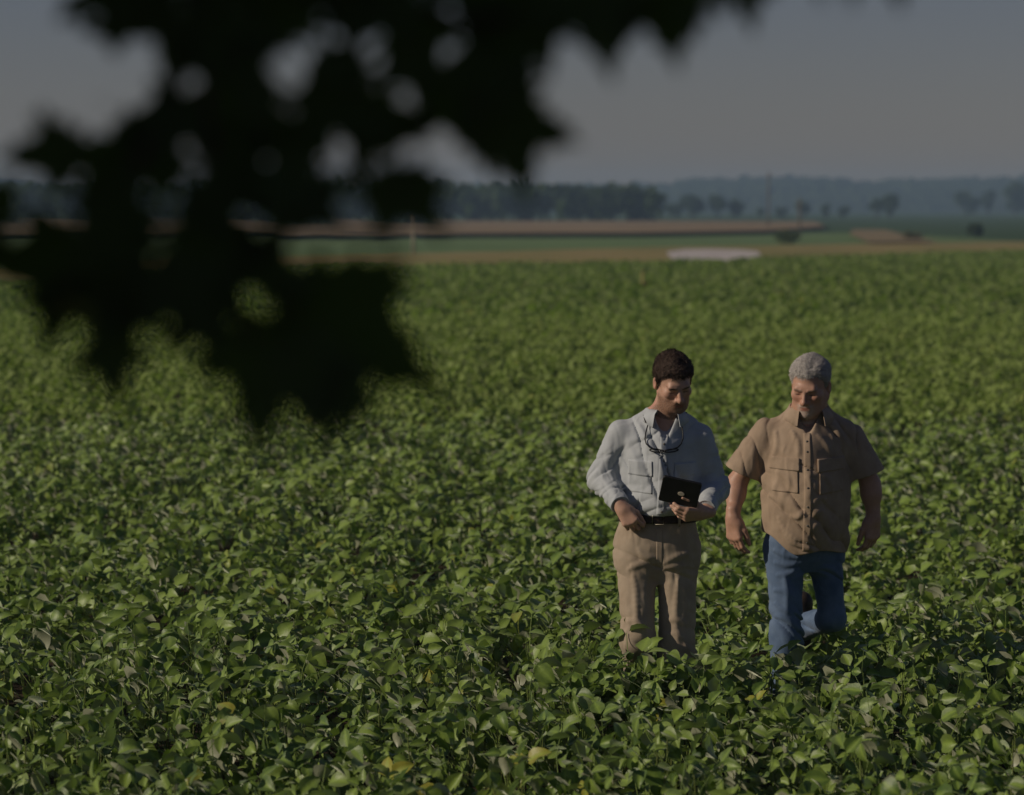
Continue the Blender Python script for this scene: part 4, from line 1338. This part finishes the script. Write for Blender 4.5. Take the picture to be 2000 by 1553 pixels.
    obj('collar', mesh_np('collar', V, F, M_shirt_blue), sh)
    V, F = patch(shirt, [(-0.012, 1.118), (0.024, 1.118), (0.042, 1.462), (0.006, 1.462)], 5, 60, 0.002, 0.006)
    obj('placket', mesh_np('placket', V, F, M_shirt_blue), sh)
    for z in (1.42, 1.345, 1.27, 1.20, 1.13):
        button(lambda P: shirt(P) - 0.002, 0.014 + (z - 1.24) * 0.04, z, sh)
    for nm, q in (('pocket', [(-0.128, 1.21), (-0.030, 1.205), (-0.032, 1.315), (-0.128, 1.32)]), ('pocket', [(0.066, 1.195), (0.160, 1.20), (0.160, 1.31), (0.068, 1.305)])):
        V, F = patch(shirt, q, 16, 16, 0.0015, 0.005)
        pk = obj(nm, mesh_np(nm, V, F, M_shirt_blue), sh)
    for q in ([(-0.130, 1.285), (-0.028, 1.278), (-0.030, 1.345), (-0.130, 1.348)], [(0.064, 1.272), (0.162, 1.282), (0.162, 1.338), (0.066, 1.335)]):
        V, F = patch(shirt, q, 16, 10, 0.004, 0.006)
        obj('pocket_flap', mesh_np('pocket_flap', V, F, M_shirt_blue), sh)
    for e, w in ((elL, wrL), (elR, wrR)):
        n = np.array(w) - np.array(e); n /= np.linalg.norm(n)
        c0 = np.array(w) - n * 0.050; c1 = np.array(w) + n * 0.006
        def cuff(P, c0=c0, c1=c1, n=n):
            d = cone(P, tuple(c0), tuple(c1), 0.047, 0.043) + 0.002 * snoise(P, 80, 29)
            s = (P - A(*c0)) @ n.astype(np.float32); L = 0.056
            d = np.maximum(d, np.maximum(-s, s - L))
            return np.maximum(d, -(cone(P, tuple(c0 - n * .03), tuple(c1 + n * .03), 0.037, 0.037)))
        lo = np.minimum(c0, c1) - 0.06; hi = np.maximum(c0, c1) + 0.06
        V, F = surface(cuff, lo, hi, 0.003)
        obj('cuff', mesh_np('cuff', V, F, M_shirt_blue), sh)

    # ---- trousers
    pz, pcx, pcy, prx, pry = smooth_keys([0.82, 0.87, 0.92, 0.98, 1.04, 1.11], [0.0, -0.001, -0.003, -0.003, 0.0, 0.004], [0.0, 0.0, 0.0, 0.0, 0.0, 0.0], [0.125, 0.162, 0.177, 0.180, 0.172, 0.158], [0.075, 0.108, 0.128, 0.132, 0.124, 0.116])
    def trousers(P):
        hips = loft(P, pz, pcx, pcy, prx, pry, 2.5)
        legs = None
        for (a, b, c, r, sd) in (((-0.089, 0.0, 0.94), knL, anL, (0.086, 0.068, 0.058), 31), ((0.088, -0.008, 0.94), knR, anR, (0.086, 0.077, 0.068), 32)):
            l = chain(P, [a, b, c], r, 0.04)
            ax = np.array(c) - np.array(b); ax /= np.linalg.norm(ax)
            nk = np.exp(-((P[:, 2] - b[2]) / 0.13) ** 2)
            l = l - 0.0120 * nk * folds(P, (0.5, 0.2, 0.8), 95, sd) - 0.0055 * folds(P, (0.5, 0.1, 0.75), 70, sd + 5)
            # pressed front edge of the leg
            l = smax(l, c[2] - 0.02 - P[:, 2], 0.01)
            legs = l if legs is None else smin(legs, l, 0.016)
        d = smin(hips, legs, 0.05)
        cr = np.exp(-((P[:, 2] - 0.90) / 0.08) ** 2)
        d = d - 0.0075 * cr * folds(P, (0.4 * 1, 0.0, 1.0), 85, 37, 0.9) + 0.003 * snoise(P, 45, 38)
        d = smax(d, P[:, 2] - 1.118, 0.006)
        return d
    trousers = ridged(trousers, [bow(.025, .905, .120, .945, .008), bow(.022, .880, .105, .890, .008), bow(-.022, .905, -.125, .880, -.01), bow(-.020, .93, -.085, .965),
                                 bow(-.108, .85, -.098, .62, .006, 12), bow(.084, .83, .078, .56, -.006, 12), bow(.045, .66, .115, .64), bow(.045, .60, .110, .575), bow(-.130, .66, -.070, .635)], 0.0062)
    V, F = surface(trousers, (-0.24, -0.25, 0.06), (0.24, 0.30, 1.13), 0.0044)
    tr_ = obj('trousers', mesh_np('trousers', V, F, M_khaki), man)
    V, F = patch(trousers, [(-0.010, 0.90), (0.016, 0.90), (0.018, 1.058), (-0.012, 1.058)], 6, 20, 0.0012, 0.005)
    obj('fly', mesh_np('fly', V, F, M_khaki), tr_)
    def belt_sdf(P, o=0.0):
        d = np.abs(loft(P, [0.9, 1.15], [0.002, 0.004], [0, 0], [0.190, 0.160], [0.134, 0.120], 2.4)) - 0.004 - o
        zc = 1.094
        return smax(d, np.abs(P[:, 2] - zc) - 0.019 - o, 0.004)
    V, F = surface(belt_sdf, (-0.22, -0.18, 1.04), (0.22, 0.18, 1.135), 0.0034)
    bl = obj('belt', mesh_np('belt', V, F, M_belt), man)
    def ybelt(x): return -0.130 * (1 - (abs(x) / 0.168) ** 2.4) ** (1 / 2.4) - 0.004
    bx = -0.004
    ring = [(bx - 0.024, ybelt(bx) - 0.004, 1.074), (bx + 0.024, ybelt(bx) - 0.004, 1.074), (bx + 0.024, ybelt(bx) - 0.004, 1.114), (bx - 0.024, ybelt(bx) - 0.004, 1.114), (bx - 0.024, ybelt(bx) - 0.004, 1.074)]
    V, F = tube_np(ring, 0.003, 6)
    obj('buckle', mesh_np('buckle', V, F, M_buckle), bl)
    for x in (-0.082, 0.088):
        y = ybelt(x) - 0.004
        V, F = tube_np([(x, y + 0.004, 1.068), (x, y - 0.002, 1.075), (x, y - 0.002, 1.113), (x, y + 0.004, 1.120)], 0.006, 6)
        obj('belt_loop', mesh_np('belt_loop', V, F, M_khaki), tr_)
    for a, d_ in ((anL, (-0.05, -0.25, -1)), (anR, (0.05, -1, 0))):
        lo = np.array(a) - (0.12, 0.24, 0.14); hi = np.array(a) + (0.12, 0.14, 0.20)
        V, F = surface(lambda P, a=a, d_=d_: boot(P, a, d_, 0.12), lo, hi, 0.006)
        obj('boot', mesh_np('boot', V, F, M_boot), man)

    # ---- tablet, held by the corner; its dark back faces the field
    c = Vector((0.082, -0.285, 1.234))
    ux = Vector((0.955, -0.06, -0.20)).normalized()
    n = Vector((0.08, -0.86, -0.46)); n = (n - ux * n.dot(ux)).normalized()     # out of the back
    uz = n.cross(ux) * -1
    if uz.z < 0: uz = -uz
    tb = empty('tablet', (P1[0], P1[1], 0))
    W, H, T = 0.166, 0.124, 0.013
    def rbox(w, h, t, r, seg=5):
        pts = []
        for cx, cz, a0 in ((w / 2 - r, h / 2 - r, 0), (-w / 2 + r, h / 2 - r, 90), (-w / 2 + r, -h / 2 + r, 180), (w / 2 - r, -h / 2 + r, 270)):
            for i in range(seg + 1):
                a = R(a0 + 90 * i / seg)
                pts.append((cx + r * math.cos(a), cz + r * math.sin(a)))
        return pts
    def slab(w, h, t0, t1, r, ins=0.002):
        o = rbox(w, h, 0, r); i_ = rbox(w - 2 * ins, h - 2 * ins, 0, max(r - ins, 0.001))
        rings = [(i_, t0), (o, t0 + ins), (o, t1 - ins), (i_, t1)]
        V = [tuple(c + ux * x + uz * z + n * t) for pts, t in rings for x, z in pts]
        m = len(o)
        F = [(k * m + j, k * m + (j + 1) % m, (k + 1) * m + (j + 1) % m, (k + 1) * m + j) for k in range(3) for j in range(m)]
        return np.array(V), [np.array(F), np.array([list(range(m))[::-1], list(range(3 * m, 4 * m))])]
    V, F = slab(W, H, 0.0, T, 0.010)
    obj('case', mesh_np('case', V, F, M_black, smooth=False), tb)
    V, F = slab(W - 0.022, H - 0.022, -0.0025, 0.001, 0.004, 0.0008)
    obj('screen', mesh_np('screen', V, F, M_screen, smooth=False), tb)
    # pale oval emblem let into the back of the case
    m = 20
    V = []
    for (s, t) in ((1.0, T - 0.001), (1.0, T + 0.0012), (0.88, T + 0.0018)):
        for j in range(m):
            a = 2 * math.pi * j / m
            V.append(tuple(c + ux * (0.006 + 0.0145 * s * math.cos(a)) + uz * (-0.006 + 0.0100 * s * math.sin(a)) + n * t))
    F = [(k * m + j, k * m + (j + 1) % m, (k + 1) * m + (j + 1) % m, (k + 1) * m + j) for k in range(2) for j in range(m)]
    obj('emblem', mesh_np('emblem', np.array(V), [np.array(F), np.array([list(range(2 * m, 3 * m))])], M_emblem, smooth=False), tb)
    tag(tb, 'tablet in a black case with a pale oval emblem, held by the man in khaki', 'tablet')

    # ---- reading glasses on a neckband hanging on the chest
    g = empty('reading_glasses', (P1[0], P1[1], 0))
    def on_chest(pts, lift=0.012):
        xs_ = [p[0] for p in pts]; zs_ = [p[1] for p in pts]
        return [(x, float(y) - lift, z) for x, y, z in zip(xs_, front_y(shirt, xs_, zs_), zs_)]
    band = [(0.03, 0.092, 1.535), (-0.035, 0.070, 1.548), (-0.066, 0.0, 1.548), (-0.056, -0.075, 1.510)]
    left = [(-0.046, 1.50), (-0.056, 1.465), (-0.060, 1.44), (-0.055, 1.42), (-0.040, 1.405), (-0.010, 1.396), (0.018, 1.394)]
    right = [(0.098, 1.50), (0.103, 1.465), (0.103, 1.44), (0.096, 1.42), (0.080, 1.405), (0.050, 1.396), (0.022, 1.394)]
    bl_ = band + on_chest(left)
    band2 = [(0.03, 0.092, 1.535), (0.095, 0.070, 1.548), (0.124, 0.0, 1.545), (0.110, -0.075, 1.510)]
    br_ = band2 + on_chest(right)
    V1, F1 = tube_np(bl_, 0.0030, 6); V2, F2 = tube_np(br_, 0.0030, 6)
    V, F, _ = join([(V1, F1, np.zeros(len(V1))), (V2, F2, np.zeros(len(V2)))])
    obj('neckband', mesh_np('neckband', V, F, M_black), g)
    for s, cx in ((-1, -0.012), (1, 0.052)):
        pts = []
        for j in range(19):
            a = 2 * math.pi * j / 18
            x = cx + 0.030 * math.cos(a); z = 1.397 + 0.006 * math.sin(a) - 0.006 * (1 - ((x - 0.02) / 0.07) ** 2)
            pts.append((x, z))
        V, F = tube_np(on_chest(pts, 0.015), 0.0030, 6, caps=False)
        f_ = obj('rim', mesh_np('rim', V, F, M_black), g)
    tag(g, 'dark reading glasses hanging from a neckband on the pale blue-grey shirt', 'glasses')
    return man
man_one()

# ================================================================== second man: tan short-sleeved shirt, jeans, grey hair
def man_two():
    fr = head_frame((0.020, -0.055, 1.626), R(22), R(-21), R(3), 1.04)
    shL, shR = (-0.170, 0.01, 1.412), (0.206, 0.02, 1.396)
    elL, elR = (-0.302, 0.035, 1.175), (0.305, 0.03, 1.170)
    wrL, wrR = (-0.326, -0.050, 1.030), (0.318, 0.02, 1.025)
    neck0 = (0.018, 0.015, 1.46); neck1 = from_head((0, 0.022, -0.06), fr)
    hL = dict(wrist=wrL, e2=(0.06, -0.12, -1.0), e3=(-0.72, -0.69, 0.0), thumb_sign=-1, curl=(0.42, 0.50, 0.56, 0.62), scale=1.06, thumb=(0.45, 0.12))
    hR = dict(wrist=wrR, e2=(-0.03, -0.10, -1.0), e3=(0.62, -0.78, 0.0), thumb_sign=1, curl=(0.50, 0.58, 0.62, 0.68), scale=1.06, thumb=(0.45, 0.12))
    tz, tcx, tcy, trx, try_ = smooth_keys([0.86, 0.95, 1.05, 1.15, 1.28, 1.40, 1.48, 1.52], [0.005] * 5 + [0.012, 0.015, 0.016], [0, -0.01, -0.02, -0.02, -0.005, 0.01, 0.016, 0.016],
                                          [0.165, 0.172, 0.180, 0.180, 0.180, 0.175, 0.13, 0.075], [0.118, 0.128, 0.145, 0.145, 0.125, 0.11, 0.085, 0.06])
    hipL, hipR = (-0.090, 0.0, 0.87), (0.100, 0.01, 0.87)
    knL, knR = (-0.082, -0.070, 0.480), (0.134, 0.010, 0.560)
    anL, anR = (-0.088, -0.060, 0.105), (0.030, 0.390, 0.455)

    def body(P):
        def hd(P):
            Q = to_head(P, fr)
            d = head_sdf(Q, 1.24, 0.0085)
            return (d - 0.0022 * sstep(-0.04, -0.05, Q[:, 2]) * (Q[:, 1] < -0.055) * (np.abs(d) < 0.05)) * fr[2]
        d = near_only(P, fr[0], 0.20, hd)
        d = smin(d, cone(P, neck0, neck1, 0.072, 0.066), 0.03)
        d = smin(d, loft(P, tz, tcx, tcy, trx * 0.86, try_ * 0.84, 2.0), 0.05)
        for s, e, w, h in ((shL, elL, wrL, hL), (shR, elR, wrR, hR)):
            m = tuple(np.array(e) * 0.68 + np.array(w) * 0.32)
            d = smin(d, chain(P, [s, e, m, w], [0.042, 0.042, 0.042, 0.029], 0.03), 0.04)
            d = smin(d, near_only(P, np.array(h['wrist']) + 0.09 * np.array(Vector(h['e2']).normalized()), 0.17, lambda q, h=h: hand_sdf(q, **h)), 0.012)
        for a, b, c in ((hipL, knL, anL), (hipR, knR, anR)):
            d = smin(d, chain(P, [a, b, c], [0.058, 0.034, 0.030], 0.04), 0.05)
        return d
    V, F = surface(body, (-0.46, -0.34, 0.02), (0.46, 0.52, 1.82), 0.0037)
    def beard2(x, y, z):
        goat = np.exp(-((x / 0.036) ** 4)) * sstep(-0.044, -0.052, z) * (y < -0.06)
        goat = goat * (1 - np.exp(-((x / 0.020) ** 4 + ((z + 0.0655) / 0.009) ** 4)))
        return 0.85 * goat
    col = skin_cols(V, fr, (0.51, 0.30, 0.215), (0.53, 0.255, 0.185), (0.34, 0.14, 0.11), (0.20, 0.15, 0.12), (0.50, 0.46, 0.42), beard2, 43)
    man = obj('person', mesh_np('person', V, F, M_skin, attrs={'Col': col}))
    man.location = (P2[0], P2[1], 0)
    tag(man, 'grey-haired man in tan short-sleeved shirt and blue jeans walking with arms hanging', 'person')
    def hair(P):
        Q = to_head(P, fr)
        x, y, z = Q.T
        return hair_sdf(Q, 0.0085, 0.071, -0.055, 100, 0.0042, 61, -0.006, 0.35)
    V, F = surface(hair, (-0.12, -0.24, 1.48), (0.17, 0.15, 1.82), 0.0033)
    obj('hair', hair_mesh(V, F, lambda P: np.tile((0.5, 0.7, -0.25), (len(P), 1)), 9000, 0.022, 0.0010, 0.35, 0.22, 6, M_hair_grey), man)

    sz, scx, scy, srx, sry = smooth_keys([0.84, 0.90, 0.98, 1.06, 1.15, 1.26, 1.36, 1.415, 1.452, 1.483, 1.51, 1.54], [0.006] * 6 + [0.012, 0.018, 0.022, 0.022, 0.020, 0.018], [-0.004, -0.010, -0.018, -0.024, -0.024, -0.012, 0.002, 0.010, 0.014, 0.014, 0.012, 0.008],
                                         [0.196, 0.198, 0.201, 0.204, 0.204, 0.204, 0.210, 0.208, 0.190, 0.142, 0.104, 0.084], [0.140, 0.150, 0.160, 0.168, 0.168, 0.158, 0.144, 0.130, 0.112, 0.096, 0.086, 0.078])
    def sleeve(P, s, e, seed):
        t = 0.80
        end = np.array(s) * (1 - t) + np.array(e) * t
        ax = np.array(e) - np.array(s); ax /= np.linalg.norm(ax)
        d = cone(P, s, tuple(end + ax * 0.04), 0.064, 0.092)
        d = d - 0.0120 * folds(P, (0.85, 0.35, 0.1), 85, seed, 1.3)
        a = ((P - A(*s)) @ ax.astype(np.float32))
        L = float(np.linalg.norm(end - np.array(s)))
        d = smax(d, a - L - 0.10 * (P[:, 0] - end[0]) * np.sign(end[0]), 0.005)
        # hollow cuff so the arm stands inside it
        inner = cone(P, tuple(end - ax * 0.02), tuple(end + ax * 0.1), 0.058, 0.082)
        return d, inner
    def shirt(P):
        d = loft(P, sz, scx, scy, srx, sry, 2.3, ef=1.5)
        d = d - 0.0110 * folds(P, (0.75, 0.1, 0.55), 62, 71, 1.5) * sstep(1.52, 1.42, P[:, 2]) + 0.0035 * snoise(P, 38, 72)
        ridge = np.exp(-((P[:, 0] - 0.005) / 0.05) ** 2)
        d = d - 0.0075 * ridge * folds(P, (0.4, 0, 1.0), 140, 73, 0.9) * sstep(1.36, 1.25, P[:, 2])
        for s, e, sd in ((shL, elL, 74), (shR, elR, 75)):
            sl, inner = sleeve(P, s, e, sd)
            d = smin(d, sl, 0.03)
            d = smax(d, -inner, 0.006)
        v = np.minimum(cone(P, (0.018, -0.005, 1.57), (0.003, -0.140, 1.412), 0.078, 0.009), cone(P, (0.018, 0.0, 1.480), (0.02, -0.02, 1.75), 0.077, 0.10))
        d = smax(d, -v, 0.008)
        hem = 0.872 + 0.075 * sstep(0.05, 0.20, np.abs(P[:, 0] - 0.02) * (P[:, 0] < 0.02)) + 0.012 * np.sin(P[:, 0] * 22)
        d = smax(d, hem - P[:, 2], 0.006)
        d = smax(d, -np.maximum(loft(P, [0.5, 0.93], [0.005, 0.005], [-0.004, -0.01], [0.158, 0.164], [0.112, 0.124], 2.3, ef=1.5), 0.0 * P[:, 2]), 0.004)
        return d
    shirt = ridged(shirt, [bow(-.065, 1.42, -.042, 1.315), bow(-.135, 1.41, -.150, 1.30), bow(.048, 1.40, .105, 1.315, .01), bow(.062, 1.235, .105, 1.150, .015),
                           bow(-.125, 1.03, -.035, .935, -.012), bow(-.105, .985, -.028, .905, -.01), bow(.020, 1.105, .075, 1.125), bow(.020, 1.040, .065, 1.070), bow(-.026, 1.065, -.070, 1.045),
                           bow(-.130, 1.24, -.070, 1.175, .01), bow(.110, 1.40, .150, 1.33), bow(.020, .985, .060, 1.005), bow(-.165, 1.13, -.110, 1.08)])
    V, F = surface(shirt, (-0.42, -0.30, 0.84), (0.45, 0.22, 1.60), 0.0042)
    sh = obj('shirt', mesh_np('shirt', V, F, M_shirt_tan), man)
    V, F = collar_np((0.018, 0.010), 0.085, 0.082, 1.476, 0.48, 0.036, 0.058, 0.034, -0.06)
    obj('collar', mesh_np('collar', V, F, M_shirt_tan), sh)
    V, F = patch(shirt, [(-0.024, 0.885), (0.014, 0.885), (0.016, 1.415), (-0.018, 1.415)], 5, 70, 0.002, 0.006)
    obj('placket', mesh_np('placket', V, F, M_shirt_tan), sh)
    for z in (1.38, 1.335, 1.255, 1.175, 1.09, 1.005, 0.925):
        button(lambda P: shirt(P) - 0.002, -0.004, z, sh)
    for q in ([(-0.155, 1.155), (-0.045, 1.150), (-0.045, 1.265), (-0.155, 1.270)], [(0.050, 1.145), (0.165, 1.155), (0.165, 1.268), (0.050, 1.262)]):
        V, F = patch(shirt, q, 18, 18, 0.004, 0.009)
        obj('pocket', mesh_np('pocket', V, F, M_shirt_tan), sh)
    for q in ([(-0.165, 1.255), (-0.038, 1.248), (-0.038, 1.305), (-0.165, 1.310)], [(0.042, 1.242), (0.175, 1.252), (0.175, 1.308), (0.042, 1.302)]):
        V, F = patch(shirt, q, 18, 10, 0.008, 0.010)
        obj('pocket_flap', mesh_np('pocket_flap', V, F, M_shirt_tan), sh)

    pz, pcx, pcy, prx, pry = smooth_keys([0.78, 0.83, 0.88, 0.94, 1.00], [0.004] * 5, [0.0, 0.0, 0.0, -0.002, -0.005], [0.125, 0.166, 0.176, 0.164, 0.148], [0.075, 0.103, 0.120, 0.116, 0.108])
    def jeans(P):
        hips = loft(P, pz, pcx, pcy, prx, pry, 2.2, ef=1.7)
        legs = None
        for (a, b, c, r, sd) in (((-0.088, -0.01, 0.89), knL, anL, (0.086, 0.072, 0.070), 81), ((0.092, 0.01, 0.89), knR, anR, (0.082, 0.057, 0.064), 82)):
            l = chain(P, [a, b, c], r, 0.04)
            nk = np.exp(-((P[:, 2] - b[2] - 0.03) / 0.13) ** 2)
            up = np.exp(-((P[:, 2] - 0.80) / 0.10) ** 2)
            l = l - 0.0125 * nk * folds(P, (0.5, 0.2, 0.8), 105, sd) - 0.0120 * up * folds(P, (0.45, 0, 0.9), 110, sd + 3) - 0.0075 * folds(P, (0.6, 0.1, 0.6), 70, sd + 9)
            ax = np.array(c) - np.array(b); ax /= np.linalg.norm(ax)
            l = smax(l, (P - A(*c)) @ ax.astype(np.float32) - 0.03, 0.008)
            legs = l if legs is None else smin(legs, l, 0.016)
        d = smin(hips, legs, 0.05)
        return smax(d, P[:, 2] - 0.99, 0.006)
    jeans = ridged(jeans, [bow(-.022, .855, -.140, .880, .008), bow(-.030, .825, -.135, .825, .008), bow(-.040, .795, -.125, .770, .006), bow(-.140, .70, -.060, .675),
                           bow(-.135, .64, -.055, .600, -.008), bow(-.140, .58, -.065, .555), bow(.06, .80, .14, .78), bow(-.095, .76, -.088, .60, .006, 12)], 0.0062)
    V, F = surface(jeans, (-0.25, -0.27, 0.04), (0.25, 0.56, 1.02), 0.0046)
    jn = obj('jeans', mesh_np('jeans', V, F, M_denim), man)
    for a, d_ in ((anL, (-0.05, -1, 0)), (anR, (0.0, 0.1, -1.0))):
        lo = np.array(a) - (0.14, 0.26, 0.22); hi = np.array(a) + (0.14, 0.20, 0.22)
        V, F = surface(lambda P, a=a, d_=d_: boot(P, a, d_, 0.12), lo, hi, 0.006)
        obj('boot', mesh_np('boot', V, F, M_boot), man)
man_two()
